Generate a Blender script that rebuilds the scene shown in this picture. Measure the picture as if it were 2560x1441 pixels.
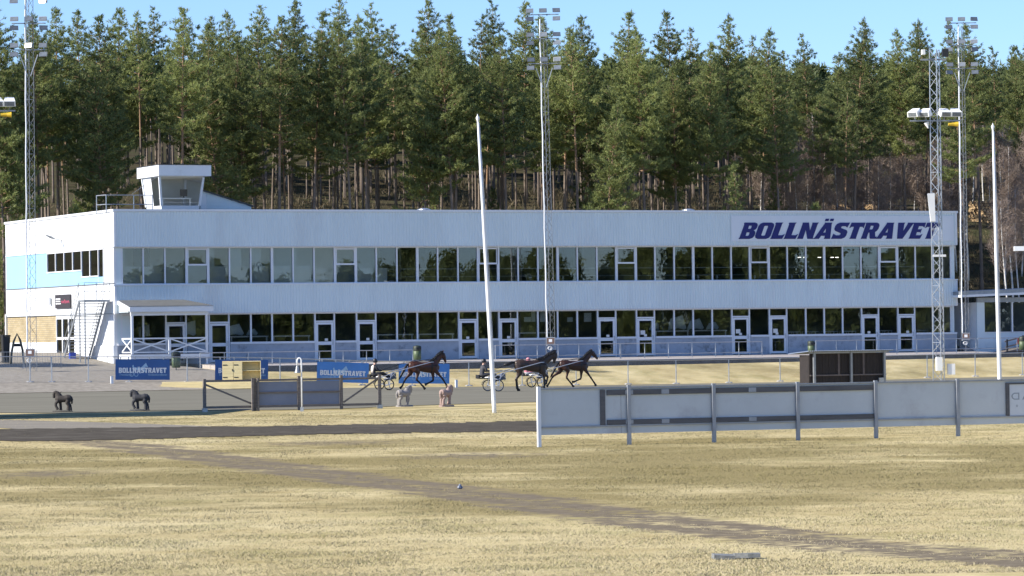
import bpy, bmesh, math, random
import numpy as np
from mathutils import Vector, Matrix
from mathutils.geometry import tessellate_polygon

scene = bpy.context.scene
for o in list(bpy.data.objects):
    bpy.data.objects.remove(o, do_unlink=True)
col = scene.collection

# ------------------------------------------------------------------ camera
F = 8900.0                       # focal length in photo pixels (2560 wide)
ROLL = math.radians(0.742)       # the photograph hangs a little to the left
PITCH = math.atan(111.0 / F)
HC = 3.25                        # eye height above the infield
cam_data = bpy.data.cameras.new('camera')
cam_data.sensor_width = 36.0
cam_data.lens = F / 2560.0 * 36.0
cam_data.clip_start = 1.0
cam_data.clip_end = 5000.0
cam = bpy.data.objects.new('camera', cam_data)
col.objects.link(cam)
cam.matrix_world = (Matrix.Translation((0, 0, HC)) @ Matrix.Rotation(math.pi / 2 + PITCH, 4, 'X')
                    @ Matrix.Rotation(-ROLL, 4, 'Z'))
scene.camera = cam

# ------------------------------------------------------------------ building axes
ANG = math.radians(23.9)
CU, SU = math.cos(ANG), math.sin(ANG)
C0 = np.array([-25.45, 228.0])

# ------------------------------------------------------------------ sky, sun, exposure
SUN_EL = math.radians(33.0)
PHI = math.radians(4.0)          # sun stands just behind the plane of the facade, off to the left
sx = -math.cos(PHI) * CU - math.sin(PHI) * SU
sy = -math.cos(PHI) * SU + math.sin(PHI) * CU
sun_dir = Vector((sx * math.cos(SUN_EL), sy * math.cos(SUN_EL), math.sin(SUN_EL)))
world = bpy.data.worlds.new('World')
scene.world = world
world.use_nodes = True
wn = world.node_tree
wn.nodes.clear()
wo = wn.nodes.new('ShaderNodeOutputWorld')
bg = wn.nodes.new('ShaderNodeBackground')
sky = wn.nodes.new('ShaderNodeTexSky')
sky.sky_type = 'NISHITA'
sky.sun_disc = False
sky.sun_elevation = SUN_EL
sky.sun_rotation = math.atan2(sx, sy)
sky.altitude = 100
sky.air_density = 0.9
sky.dust_density = 0.1
sky.ozone_density = 3.0
bg.inputs[1].default_value = 0.107
tint = wn.nodes.new('ShaderNodeMix'); tint.data_type = 'RGBA'; tint.blend_type = 'MULTIPLY'
tint.inputs[0].default_value = 1.0; tint.inputs[7].default_value = (.76, .895, 1.17, 1)
wn.links.new(sky.outputs[0], tint.inputs[6])
wn.links.new(tint.outputs[2], bg.inputs[0])
wn.links.new(bg.outputs[0], wo.inputs[0])
sun = bpy.data.lights.new('sun', 'SUN')
sun.energy = 5.0
sun.angle = math.radians(0.5)
sun.color = (1.0, 0.935, 0.83)
sun_o = bpy.data.objects.new('sun', sun)
col.objects.link(sun_o)
sun_o.rotation_euler = sun_dir.to_track_quat('Z', 'Y').to_euler()
sun_o.location = (-60, 150, 80)
scene.view_settings.view_transform = 'Standard'
scene.view_settings.look = 'None'
scene.view_settings.gamma = 1.0
scene.view_settings.use_curve_mapping = False
scene.view_settings.exposure = 0.68
scene.render.engine = 'CYCLES'
scene.cycles.max_bounces = 6
scene.cycles.transparent_max_bounces = 12
scene.cycles.diffuse_bounces = 3
scene.cycles.glossy_bounces = 3
scene.cycles.caustics_reflective = False
scene.cycles.caustics_refractive = False

# ------------------------------------------------------------------ pixel helpers (directions only)
def ray(px, py):
    dx, dy = px - 1280.0, 720.5 - py
    x = dx * math.cos(ROLL) + dy * math.sin(ROLL)
    y = -dx * math.sin(ROLL) + dy * math.cos(ROLL)
    c, s = math.cos(PITCH), math.sin(PITCH)
    return np.array([x / F, c - y / F * s, s + y / F * c])
def at(px, py, d):
    v = ray(px, py)
    return v / v[1] * d + np.array([0, 0, HC])
def toloc(p):                    # world xy -> (u along the facade, y behind the facade)
    r = np.asarray(p)[:2] - C0
    return r[0] * CU + r[1] * SU, -r[0] * SU + r[1] * CU
def W(u, y, z=0.0):              # facade frame -> world
    return Vector((C0[0] + u * CU - y * SU, C0[1] + u * SU + y * CU, z))
def front(px, py, y):            # pixel on a plane parallel to the facade, y behind it -> (u, z)
    v = ray(px, py)
    o = toloc((0, 0))
    e = toloc(C0 + v[:2])
    t = (y - o[1]) / e[1]
    return o[0] + e[0] * t, HC + v[2] * t
def side(px, py, u):             # pixel on a plane parallel to the end wall -> (y, z)
    v = ray(px, py)
    o = toloc((0, 0))
    e = toloc(C0 + v[:2])
    t = (u - o[0]) / e[0]
    return o[1] + e[1] * t, HC + v[2] * t

# ------------------------------------------------------------------ terrain height
VK = [-30, 20, 200]
def itp(u, us, zs):
    return np.interp(u, us, zs)
def terrain(u, y):
    """height at facade coordinates (arrays ok); v = -y points to the camera"""
    u = np.asarray(u, float); v = -np.asarray(y, float)
    u, v = np.broadcast_arrays(u, v)
    ve = itp(u, [-60, 5, 15, 90], [18.0, 18.0, 15.6, 15.6])
    zt = itp(u, [-60, 5, 15, 22, 40, 62, 100], [.10, .06, -.08, -.15, -.2, -.12, -.1])
    zf = itp(u, [-60, -15, 0, 5, 12, 20, 35, 50, 62, 100], [.75, .75, .5, .4, .08, -.1, -.2, -.12, -.06, -.06])
    zw = itp(u, [-60, 3, 12, 62, 100], [1.2, 1.12, .92, 1.12, 1.12])
    z0 = itp(u, [-60, 3, 8, 62, 64, 100], [1.5, 1.5, .95, .95, 1.0, 1.0])
    zb = 1.5 + .75 * np.clip(-v / 9.0, 0, 1) * (u < .05)
    hill = [(-34, 1.6), (-50, 5.0), (-70, 13.0), (-110, 17.5), (-200, 30.0), (-300, 30.0), (-3000, 20.0)]
    z = np.where(v >= 70, 0.0,
        np.where(v >= ve, zt + (0 - zt) * (v - ve) / (70 - ve),
        np.where(v >= 14, zf + (zt - zf) * (v - 14) / np.maximum(ve - 14, .1),
        np.where(v >= 7, zw + (zf - zw) * (v - 7) / 7.0,
        np.where(v >= 0, z0 + (zw - z0) * v / 7.0,
        np.where(v >= -.5, zb + (z0 - zb) * (v + .5) / .5, zb))))))
    hv = np.interp(-v, [-h[0] for h in hill], [h[1] for h in hill])
    wob = 0.6 * np.sin(u * .11 + 1.3) * np.sin(v * .09) + .5 * np.sin(u * .053)
    z = np.where(v < -34, hv + wob * np.clip((-v - 34) / 20, 0, 1), z)
    return z
def H(u, y):
    return float(terrain(u, y))
def project(p):                  # world -> photo pixel
    x, y, z = p[0], p[1], p[2] - HC
    c, s = math.cos(PITCH), math.sin(PITCH)
    yy = y * c + z * s; zz = -y * s + z * c
    a, b = x / yy * F, zz / yy * F
    return 1280 + a * math.cos(ROLL) - b * math.sin(ROLL), 720.5 - (a * math.sin(ROLL) + b * math.cos(ROLL))
def vnoise(x, y, seed=0):
    xi, yi = np.floor(x).astype(np.int64), np.floor(y).astype(np.int64)
    fx, fy = x - xi, y - yi
    fx = fx * fx * (3 - 2 * fx); fy = fy * fy * (3 - 2 * fy)
    def h(a, b):
        n = (a * 374761393 + b * 668265263 + seed * 974711) & 0x7fffffff
        n = ((n ^ (n >> 13)) * 1274126177) & 0x7fffffff
        return ((n ^ (n >> 16)) & 0xffff) / 65535.0
    return (h(xi, yi) * (1 - fx) + h(xi + 1, yi) * fx) * (1 - fy) + (h(xi, yi + 1) * (1 - fx) + h(xi + 1, yi + 1) * fx) * fy
def fbm(x, y, sc, octv=4, seed=0):
    t = 0; a = .5; n = 0
    for k in range(octv):
        t = t + a * vnoise(x * sc * 2 ** k + 17.3 * k, y * sc * 2 ** k - 9.1 * k, seed + k); n += a; a *= .55
    return t / n
def gnd(px, py):                 # pixel -> world point on the terrain
    v = ray(px, py)
    lo, hi, t = 20.0, 420.0, 20.0
    prev = 20.0
    for k in range(1, 1600):
        t = 20.0 + k * .25
        p = v * t
        uu, yy = toloc(p)
        if HC + p[2] < H(uu, yy):
            a, b = t - .25, t
            for _ in range(18):
                m = .5 * (a + b); q = v * m
                uu, yy = toloc(q)
                if HC + q[2] < H(uu, yy): b = m
                else: a = m
            q = v * b
            return Vector((q[0], q[1], HC + q[2]))
    q = v * t
    return Vector((q[0], q[1], HC + q[2]))

# ------------------------------------------------------------------ bookkeeping helpers
def tag(o, label=None, cat=None, group=None, kind=None):
    if label: o['label'] = label
    if cat: o['category'] = cat
    if group: o['group'] = group
    if kind: o['kind'] = kind
    return o
def empty(name, loc, rz=0.0, label=None, cat=None, group=None):
    o = bpy.data.objects.new(name, None)
    o.location = loc
    o.rotation_euler = (0, 0, rz)
    o.empty_display_size = .2
    col.objects.link(o)
    return tag(o, label, cat, group)
def link(name, me, parent=None):
    o = bpy.data.objects.new(name, me)
    col.objects.link(o)
    o.parent = parent
    return o
def copy_tree(o, parent=None):
    c = o.copy(); col.objects.link(c); c.parent = parent
    for ch in list(o.children):
        copy_tree(ch, c)
    return c
def ordinal(n):
    names = ['first', 'second', 'third', 'fourth', 'fifth', 'sixth', 'seventh', 'eighth', 'ninth', 'tenth', 'eleventh',
             'twelfth', 'thirteenth', 'fourteenth', 'fifteenth', 'sixteenth', 'seventeenth', 'eighteenth', 'nineteenth']
    if n < len(names): return names[n]
    tens = {2: 'twenty', 3: 'thirty', 4: 'forty', 5: 'fifty', 6: 'sixty', 7: 'seventy', 8: 'eighty'}
    k = n + 1
    if k % 10 == 0:
        return {20: 'twentieth', 30: 'thirtieth', 40: 'fortieth', 50: 'fiftieth', 60: 'sixtieth', 70: 'seventieth', 80: 'eightieth'}[k]
    return tens[k // 10] + '-' + names[k % 10 - 1]

# ------------------------------------------------------------------ materials
MATS = {}
def mat(name, colr, rough=.6, metal=0.0, var=.12, scale=3.0, bump=0.0, bscale=40.0, spec=.5, dirt=None, dscale=.6, damt=.5, stretch=(1, 1, 1), rotz=0.0):
    """principled with noisy colour; dirt = colour of irregular stains"""
    if name in MATS: return MATS[name]
    m = bpy.data.materials.new(name); m.use_nodes = True
    nt = m.node_tree; N = nt.nodes; L = nt.links
    b = N['Principled BSDF']
    b.inputs['Roughness'].default_value = rough
    b.inputs['Metallic'].default_value = metal
    b.inputs['Specular IOR Level'].default_value = spec
    tc = N.new('ShaderNodeTexCoord')
    mp = N.new('ShaderNodeMapping'); mp.vector_type = 'TEXTURE' if rotz else 'POINT'
    mp.inputs['Scale'].default_value = [1 / s for s in stretch] if rotz else stretch
    mp.inputs['Rotation'].default_value = (0, 0, rotz)
    L.new(tc.outputs['Object'], mp.inputs[0])
    nz = N.new('ShaderNodeTexNoise'); nz.inputs['Scale'].default_value = scale; nz.inputs['Detail'].default_value = 6
    nz.inputs['Roughness'].default_value = .65
    L.new(mp.outputs[0], nz.inputs['Vector'])
    rp = N.new('ShaderNodeValToRGB')
    rp.color_ramp.elements[0].position = .3; rp.color_ramp.elements[1].position = .7
    lo = [max(0, c * (1 - var)) for c in colr]; hi = [min(1, c * (1 + var)) for c in colr]
    rp.color_ramp.elements[0].color = (*lo, 1); rp.color_ramp.elements[1].color = (*hi, 1)
    L.new(nz.outputs[0], rp.inputs[0])
    out = rp.outputs[0]
    if dirt:
        n2 = N.new('ShaderNodeTexNoise'); n2.inputs['Scale'].default_value = dscale; n2.inputs['Detail'].default_value = 8
        n2.inputs['Roughness'].default_value = .7
        L.new(mp.outputs[0], n2.inputs['Vector'])
        r2 = N.new('ShaderNodeValToRGB'); r2.color_ramp.elements[0].position = .55; r2.color_ramp.elements[1].position = .72
        r2.color_ramp.elements[0].color = (0, 0, 0, 1); r2.color_ramp.elements[1].color = (damt, damt, damt, 1)
        L.new(n2.outputs[0], r2.inputs[0])
        mx = N.new('ShaderNodeMix'); mx.data_type = 'RGBA'
        L.new(r2.outputs[0], mx.inputs[0]); L.new(out, mx.inputs[6]); mx.inputs[7].default_value = (*dirt, 1)
        out = mx.outputs[2]
    L.new(out, b.inputs['Base Color'])
    if bump:
        n3 = N.new('ShaderNodeTexNoise'); n3.inputs['Scale'].default_value = bscale; n3.inputs['Detail'].default_value = 5
        L.new(mp.outputs[0], n3.inputs['Vector'])
        bp = N.new('ShaderNodeBump'); bp.inputs['Strength'].default_value = bump; bp.inputs['Distance'].default_value = .02
        L.new(n3.outputs[0], bp.inputs['Height']); L.new(bp.outputs[0], b.inputs['Normal'])
    MATS[name] = m
    return m
def glass_mat(name, tint=(.84, .87, .88), refl=1.0, wave=.003):
    m = bpy.data.materials.new(name); m.use_nodes = True
    nt = m.node_tree; N = nt.nodes; L = nt.links
    N.clear()
    o = N.new('ShaderNodeOutputMaterial'); mx = N.new('ShaderNodeMixShader')
    tr = N.new('ShaderNodeBsdfTransparent'); tr.inputs[0].default_value = (*tint, 1)
    gl = N.new('ShaderNodeBsdfGlossy'); gl.inputs['Roughness'].default_value = .01
    gl.inputs[0].default_value = (.9, .95, 1, 1)
    fr = N.new('ShaderNodeFresnel'); fr.inputs[0].default_value = 1.5
    ml = N.new('ShaderNodeMath'); ml.operation = 'MULTIPLY'; ml.inputs[1].default_value = 1.9 * refl; ml.use_clamp = True
    tc = N.new('ShaderNodeTexCoord'); nz = N.new('ShaderNodeTexNoise'); nz.inputs['Scale'].default_value = 1.3
    nz.inputs['Detail'].default_value = 2
    oi = N.new('ShaderNodeObjectInfo'); ad = N.new('ShaderNodeVectorMath'); ad.operation = 'ADD'
    cx = N.new('ShaderNodeCombineXYZ')
    mlr = N.new('ShaderNodeMath'); mlr.operation = 'MULTIPLY'; mlr.inputs[1].default_value = 50
    L.new(oi.outputs['Random'], mlr.inputs[0]); L.new(mlr.outputs[0], cx.inputs[0]); L.new(mlr.outputs[0], cx.inputs[2])
    L.new(tc.outputs['Object'], ad.inputs[0]); L.new(cx.outputs[0], ad.inputs[1])
    L.new(ad.outputs[0], nz.inputs['Vector'])
    bp = N.new('ShaderNodeBump'); bp.inputs['Strength'].default_value = wave; bp.inputs['Distance'].default_value = .5
    L.new(nz.outputs[0], bp.inputs['Height']); L.new(bp.outputs[0], gl.inputs['Normal'])
    L.new(fr.outputs[0], ml.inputs[0]); L.new(ml.outputs[0], mx.inputs[0])
    L.new(tr.outputs[0], mx.inputs[1]); L.new(gl.outputs[0], mx.inputs[2]); L.new(mx.outputs[0], o.inputs[0])
    MATS[name] = m
    return m
def emit_mat(name, colr, s):
    m = bpy.data.materials.new(name); m.use_nodes = True
    b = m.node_tree.nodes['Principled BSDF']
    b.inputs['Base Color'].default_value = (*colr, 1)
    b.inputs['Emission Color'].default_value = (*colr, 1); b.inputs['Emission Strength'].default_value = s
    return m

# ------------------------------------------------------------------ mesh builder
class MB:
    def __init__(self, off=(0, 0, 0)):
        self.v = []; self.f = []; self.mi = []; self.off = off; self.cur = 0
    def add(self, vs, fs):
        b = len(self.v); ox, oy, oz = self.off
        self.v += [(p[0] + ox, p[1] + oy, p[2] + oz) for p in vs]
        self.f += [tuple(i + b for i in f) for f in fs]
        self.mi += [self.cur] * len(fs)
        return self
    def box(self, x0, x1, y0, y1, z0, z1):
        if x0 > x1: x0, x1 = x1, x0
        if y0 > y1: y0, y1 = y1, y0
        if z0 > z1: z0, z1 = z1, z0
        return self.add([(x0, y0, z0), (x1, y0, z0), (x1, y1, z0), (x0, y1, z0), (x0, y0, z1), (x1, y0, z1), (x1, y1, z1), (x0, y1, z1)],
                        [(0, 3, 2, 1), (4, 5, 6, 7), (0, 1, 5, 4), (1, 2, 6, 5), (2, 3, 7, 6), (3, 0, 4, 7)])
    def hexa(self, b4, t4):      # bottom quad and top quad, ccw from above
        return self.add(list(b4) + list(t4), [(0, 3, 2, 1), (4, 5, 6, 7), (0, 1, 5, 4), (1, 2, 6, 5), (2, 3, 7, 6), (3, 0, 4, 7)])
    def beam(self, p, q, w, h=None, up=(0, 0, 1)):
        h = h or w
        p = Vector(p); q = Vector(q); d = (q - p)
        if d.length < 1e-6: return self
        d.normalize(); upv = Vector(up)
        s = d.cross(upv)
        if s.length < 1e-3: s = d.cross(Vector((1, 0, 0)))
        s.normalize(); t = s.cross(d)
        a = s * (w / 2); b = t * (h / 2)
        vs = [p - a - b, p + a - b, p + a + b, p - a + b, q - a - b, q + a - b, q + a + b, q - a + b]
        return self.add([tuple(x) for x in vs], [(0, 3, 2, 1), (4, 5, 6, 7), (0, 1, 5, 4), (1, 2, 6, 5), (2, 3, 7, 6), (3, 0, 4, 7)][::1])
    def tube(self, pts, r, n=8, caps=True):
        pts = [Vector(p) for p in pts]
        rs = r if isinstance(r, (list, tuple)) else [r] * len(pts)
        vs = []; fs = []
        prev = None
        for i, p in enumerate(pts):
            d = (pts[min(i + 1, len(pts) - 1)] - pts[max(i - 1, 0)])
            d.normalize()
            if prev is None:
                s = d.cross(Vector((0, 0, 1)))
                if s.length < 1e-3: s = d.cross(Vector((1, 0, 0)))
            else:
                s = prev - d * prev.dot(d)
            s.normalize(); prev = s
            t = d.cross(s)
            for k in range(n):
                a = 2 * math.pi * k / n
                vs.append(tuple(p + s * (math.cos(a) * rs[i]) + t * (math.sin(a) * rs[i])))
        for i in range(len(pts) - 1):
            for k in range(n):
                k2 = (k + 1) % n
                fs.append((i * n + k, i * n + k2, (i + 1) * n + k2, (i + 1) * n + k))
        if caps:
            fs.append(tuple(range(n))[::-1]); fs.append(tuple((len(pts) - 1) * n + k for k in range(n)))
        return self.add(vs, fs)
    def lathe(self, prof, c=(0, 0, 0), n=16):
        vs = []; fs = []
        for r, z in prof:
            for k in range(n):
                a = 2 * math.pi * k / n
                vs.append((c[0] + r * math.cos(a), c[1] + r * math.sin(a), c[2] + z))
        for i in range(len(prof) - 1):
            for k in range(n):
                k2 = (k + 1) % n
                fs.append((i * n + k, i * n + k2, (i + 1) * n + k2, (i + 1) * n + k))
        fs.append(tuple(range(n))[::-1]); fs.append(tuple((len(prof) - 1) * n + k for k in range(n)))
        return self.add(vs, fs)
    def torus(self, c, R, r, axis='Y', n=28, m=8):
        vs = []; fs = []
        for i in range(n):
            a = 2 * math.pi * i / n
            for j in range(m):
                b = 2 * math.pi * j / m
                q = R + r * math.cos(b)
                e = (q * math.cos(a), r * math.sin(b), q * math.sin(a)) if axis == 'Y' else (q * math.cos(a), q * math.sin(a), r * math.sin(b))
                vs.append((c[0] + e[0], c[1] + e[1], c[2] + e[2]))
        for i in range(n):
            for j in range(m):
                i2 = (i + 1) % n; j2 = (j + 1) % m
                fs.append((i * m + j, i * m + j2, i2 * m + j2, i2 * m + j))
        return self.add(vs, fs)
    def loft(self, rings, n=12, lat=(0, 1, 0)):
        """rings: (centre, half width along lat, half height in the plane across lat)"""
        lat = Vector(lat); cs = [Vector(r[0]) for r in rings]
        vs = []; fs = []
        for i, (c, a, b) in enumerate(rings):
            d = cs[min(i + 1, len(cs) - 1)] - cs[max(i - 1, 0)]
            l = lat - d * (lat.dot(d) / max(d.length_squared, 1e-9)); l.normalize()
            t = d.cross(l); t.normalize()
            for k in range(n):
                an = 2 * math.pi * k / n
                vs.append(tuple(Vector(c) + l * (a * math.cos(an)) + t * (b * math.sin(an))))
        for i in range(len(rings) - 1):
            for k in range(n):
                k2 = (k + 1) % n
                fs.append((i * n + k, i * n + k2, (i + 1) * n + k2, (i + 1) * n + k))
        fs.append(tuple(range(n))[::-1]); fs.append(tuple((len(rings) - 1) * n + k for k in range(n)))
        return self.add(vs, fs)
    def plate(self, polys, y, th, flip=False):
        """flat shape in the x-z plane with holes (first polygon is the outline), thickness towards -y"""
        pts = [p for poly in polys for p in poly]
        tris = tessellate_polygon([[Vector((p[0], p[1], 0)) for p in poly] for poly in polys])
        n = len(pts)
        vs = [(p[0], y - th, p[1]) for p in pts] + [(p[0], y, p[1]) for p in pts]
        fs = []
        for t in tris:
            a, b, c = [Vector((pts[i][0], pts[i][1])) for i in t]
            cr = (b - a).x * (c - a).y - (b - a).y * (c - a).x
            t = tuple(t) if cr > 0 else tuple(t)[::-1]
            fs.append(t)
        k = 0
        for poly in polys:
            m = len(poly)
            for i in range(m):
                j = (i + 1) % m
                fs.append((k + i, k + j, n + k + j, n + k + i))
            k += m
        return self.add(vs, fs)
    def mesh(self, name, mats, smooth=False, bevel=0.0):
        me = bpy.data.meshes.new(name)
        me.from_pydata(self.v, [], self.f)
        if not isinstance(mats, (list, tuple)): mats = [mats]
        for m in mats: me.materials.append(m)
        if len(mats) > 1: me.polygons.foreach_set('material_index', self.mi)
        if smooth: me.polygons.foreach_set('use_smooth', [True] * len(self.f))
        bm = bmesh.new(); bm.from_mesh(me)
        bmesh.ops.recalc_face_normals(bm, faces=bm.faces)
        bm.to_mesh(me); bm.free()
        me.update()
        return me
    def build(self, name, mats, parent=None, smooth=False):
        return link(name, self.mesh(name, mats, smooth), parent)
def smooth_by_angle(o, deg=40):
    me = o.data
    me.polygons.foreach_set('use_smooth', [True] * len(me.polygons))
    bm = bmesh.new(); bm.from_mesh(me)
    for e in bm.edges:
        if len(e.link_faces) == 2 and e.calc_face_angle(0) > math.radians(deg): e.smooth = False
    bm.to_mesh(me); bm.free()
def remeshed(mb, name, voxel, mats, smooth_iter=3, parent=None):
    me = mb.mesh(name + '_raw', mats)
    t = bpy.data.objects.new('tmp', me); col.objects.link(t)
    r = t.modifiers.new('r', 'REMESH'); r.mode = 'VOXEL'; r.voxel_size = voxel; r.use_smooth_shade = True
    if smooth_iter:
        s = t.modifiers.new('s', 'SMOOTH'); s.factor = .5; s.iterations = smooth_iter
    dg = bpy.context.evaluated_depsgraph_get()
    out = bpy.data.meshes.new_from_object(t.evaluated_get(dg))
    out.name = name
    bpy.data.objects.remove(t, do_unlink=True)
    out.polygons.foreach_set('use_smooth', [True] * len(out.polygons))
    if not out.materials:
        for m in (mats if isinstance(mats, (list, tuple)) else [mats]): out.materials.append(m)
    return link(name, out, parent)

# ================================================================== materials in use
M_white = mat('white_paint', (.78, .80, .82), .45, var=.04, scale=1.2, dirt=(.5, .5, .48), dscale=1.5, damt=.25)
M_frame = mat('window_frame_white', (.72, .75, .79), .45, var=.05, scale=2)
M_clad = mat('cladding_white', (.69, .775, .80), .4, var=.06, scale=.35, dirt=(.55, .58, .60), dscale=.25, damt=.5, stretch=(1, 1, .25))
M_blue = mat('pale_blue_panel', (.30, .55, .80), .5, var=.04, scale=.5)
M_plinth = mat('plinth_concrete', (.36, .40, .46), .8, var=.12, scale=1.4, bump=.3, bscale=14, dirt=(.12, .13, .14), dscale=1.3, damt=.8)
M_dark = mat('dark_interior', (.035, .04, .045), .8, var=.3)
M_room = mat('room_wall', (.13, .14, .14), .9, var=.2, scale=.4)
M_pale = mat('pale_screen', (.66, .70, .69), .8, var=.1, scale=.8)
M_galv = mat('galvanised_steel', (.46, .48, .50), .42, .75, var=.15, scale=6)
M_steel = mat('grey_steel', (.30, .32, .34), .45, .5, var=.15, scale=5)
M_black = mat('black_plastic', (.02, .02, .022), .45, var=.2)
M_wood = mat('weathered_timber', (.19, .165, .145), .8, var=.3, scale=2.5, bump=.3, bscale=12, stretch=(1, 1, 8))
M_new = mat('fresh_pine_boards', (.78, .64, .33), .65, var=.14, scale=3, bump=.1, stretch=(.3, 3, 3))
M_roofing = mat('grey_roof_sheet', (.065, .07, .075), .6, var=.15, scale=2)
M_glass = glass_mat('window_glass')
M_conc = mat('concrete', (.42, .41, .39), .85, var=.14, scale=2, bump=.3, bscale=25)
M_bark = mat('pine_bark', (.19, .15, .12), .9, var=.4, scale=2.2, bump=.5, bscale=7, stretch=(1, 1, .35), dirt=(.34, .27, .21), dscale=.5, damt=.75)
M_barkup = mat('upper_pine_bark', (.30, .19, .115), .85, var=.35, scale=1.5, stretch=(1, 1, .4))
M_dead = mat('dead_branches', (.27, .24, .21), .9, var=.25)
M_board = mat('billboard_back', (.54, .58, .60), .5, var=.06, scale=.8, dirt=(.38, .38, .42), dscale=.7, damt=.6)

def attr_node(nt, nm):
    a = nt.nodes.new('ShaderNodeAttribute'); a.attribute_name = nm
    return a
def ground_material():
    m = bpy.data.materials.new('dry_grass_ground'); m.use_nodes = True
    nt = m.node_tree; N = nt.nodes; L = nt.links
    b = N['Principled BSDF']; b.inputs['Roughness'].default_value = .95; b.inputs['Specular IOR Level'].default_value = 0.0
    tc = N.new('ShaderNodeTexCoord')
    def noise(s, d=6, r=.6, sc=(1, 1, 1)):
        mp = N.new('ShaderNodeMapping'); mp.inputs['Scale'].default_value = sc
        L.new(tc.outputs['Object'], mp.inputs[0])
        n = N.new('ShaderNodeTexNoise'); n.inputs['Scale'].default_value = s; n.inputs['Detail'].default_value = d
        n.inputs['Roughness'].default_value = r; L.new(mp.outputs[0], n.inputs['Vector']); return n.outputs[0]
    def ramp(i, stops):
        r = N.new('ShaderNodeValToRGB'); e = r.color_ramp.elements
        e[0].position, e[0].color = stops[0][0], (*stops[0][1], 1)
        e[1].position, e[1].color = stops[-1][0], (*stops[-1][1], 1)
        for p, c in stops[1:-1]:
            q = e.new(p); q.color = (*c, 1)
        L.new(i, r.inputs[0]); return r.outputs[0]
    def mix(f, a, c, t='MIX'):
        x = N.new('ShaderNodeMix'); x.data_type = 'RGBA'; x.blend_type = t
        if isinstance(f, (int, float)): x.inputs[0].default_value = f
        else: L.new(f, x.inputs[0])
        for k, s in ((6, a), (7, c)):
            if isinstance(s, tuple): x.inputs[k].default_value = (*s, 1)
            else: L.new(s, x.inputs[k])
        return x.outputs[2]
    straw = ramp(noise(.22, 7, .62), [(.30, (.42, .335, .175)), (.45, (.51, .42, .23)), (.58, (.58, .485, .275)), (.75, (.64, .55, .34))])
    fine = ramp(noise(26, 5, .75), [(.30, (.78, .77, .73)), (.5, (.98, .98, .97)), (.7, (1.10, 1.10, 1.08))])
    grass = mix(1.0, straw, fine, 'MULTIPLY')
    blot = ramp(noise(.75, 8, .68), [(.34, (.80, .77, .69)), (.47, (.97, .97, .95)), (.62, (1.06, 1.06, 1.04))])
    grass = mix(1.0, grass, blot, 'MULTIPLY')
    # greener patches
    gp = ramp(noise(.35, 5, .6), [(.52, (0, 0, 0)), (.68, (.55, .55, .55))])
    grass = mix(gp, grass, (.24, .22, .085))
    zone = attr_node(nt, 'zone')
    sp = N.new('ShaderNodeSeparateColor'); L.new(zone.outputs['Color'], sp.inputs[0])
    def ragged(i, s=1.2, amt=.55):
        a = N.new('ShaderNodeMath'); a.operation = 'MULTIPLY_ADD'
        n = noise(s, 8, .7); L.new(n, a.inputs[0]); a.inputs[1].default_value = amt * 2; a.inputs[2].default_value = -amt
        c = N.new('ShaderNodeMath'); c.operation = 'ADD'; L.new(i, c.inputs[0]); L.new(a.outputs[0], c.inputs[1])
        r = ramp(c.outputs[0], [(.36, (0, 0, 0)), (.62, (1, 1, 1))]); return r
    green = mix(ragged(sp.outputs[2], .8, .3), grass, mix(1.0, (.285, .235, .115), fine, 'MULTIPLY'))
    soil = mix(1.0, ramp(noise(2.5, 8, .7), [(.3, (.145, .12, .088)), (.7, (.24, .203, .15))]), fine, 'MULTIPLY')
    withpath = mix(ragged(sp.outputs[0], 2.2, .85), green, soil)
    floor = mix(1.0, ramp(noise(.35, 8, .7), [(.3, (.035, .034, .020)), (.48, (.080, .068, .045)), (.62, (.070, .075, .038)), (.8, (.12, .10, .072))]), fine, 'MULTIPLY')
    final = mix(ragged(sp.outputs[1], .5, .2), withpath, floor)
    L.new(final, b.inputs['Base Color'])
    bp = N.new('ShaderNodeBump'); bp.inputs['Strength'].default_value = .35; bp.inputs['Distance'].default_value = .02
    L.new(noise(20, 6, .75), bp.inputs['Height']); L.new(bp.outputs[0], b.inputs['Normal'])
    return m
M_ground = ground_material()
M_track = mat('track_sand', (.198, .188, .150), .95, var=.28, scale=.8, bump=.6, bscale=4, spec=0.0, rotz=ANG, dirt=(.14, .135, .115), dscale=1.1, damt=.8, stretch=(.10, 1.6, 1))
M_gravel = mat('gravel', (.295, .268, .225), .95, var=.22, scale=2.6, bump=.6, bscale=9, spec=0.0, dirt=(.36, .33, .285), dscale=.35, damt=.7)
M_road = mat('dark_infield_soil', (.090, .081, .068), .95, var=.6, scale=3.2, bump=.9, bscale=5, spec=0.0, dirt=(.19, .175, .15), dscale=.4, damt=.7, stretch=(.35, 1.4, 1))
M_lightsand = mat('light_infield_sand', (.25, .228, .19), .95, var=.2, scale=.8, bump=.4, bscale=6, spec=0.0, stretch=(.3, 1.4, 1))
M_pave = mat('pale_paving', (.40, .365, .34), .85, var=.1, scale=.8, bump=.1, dirt=(.33, .305, .285), dscale=.5, damt=.6)
M_kerb = mat('terrace_edge', (.10, .10, .105), .9, var=.3, scale=2)

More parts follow.
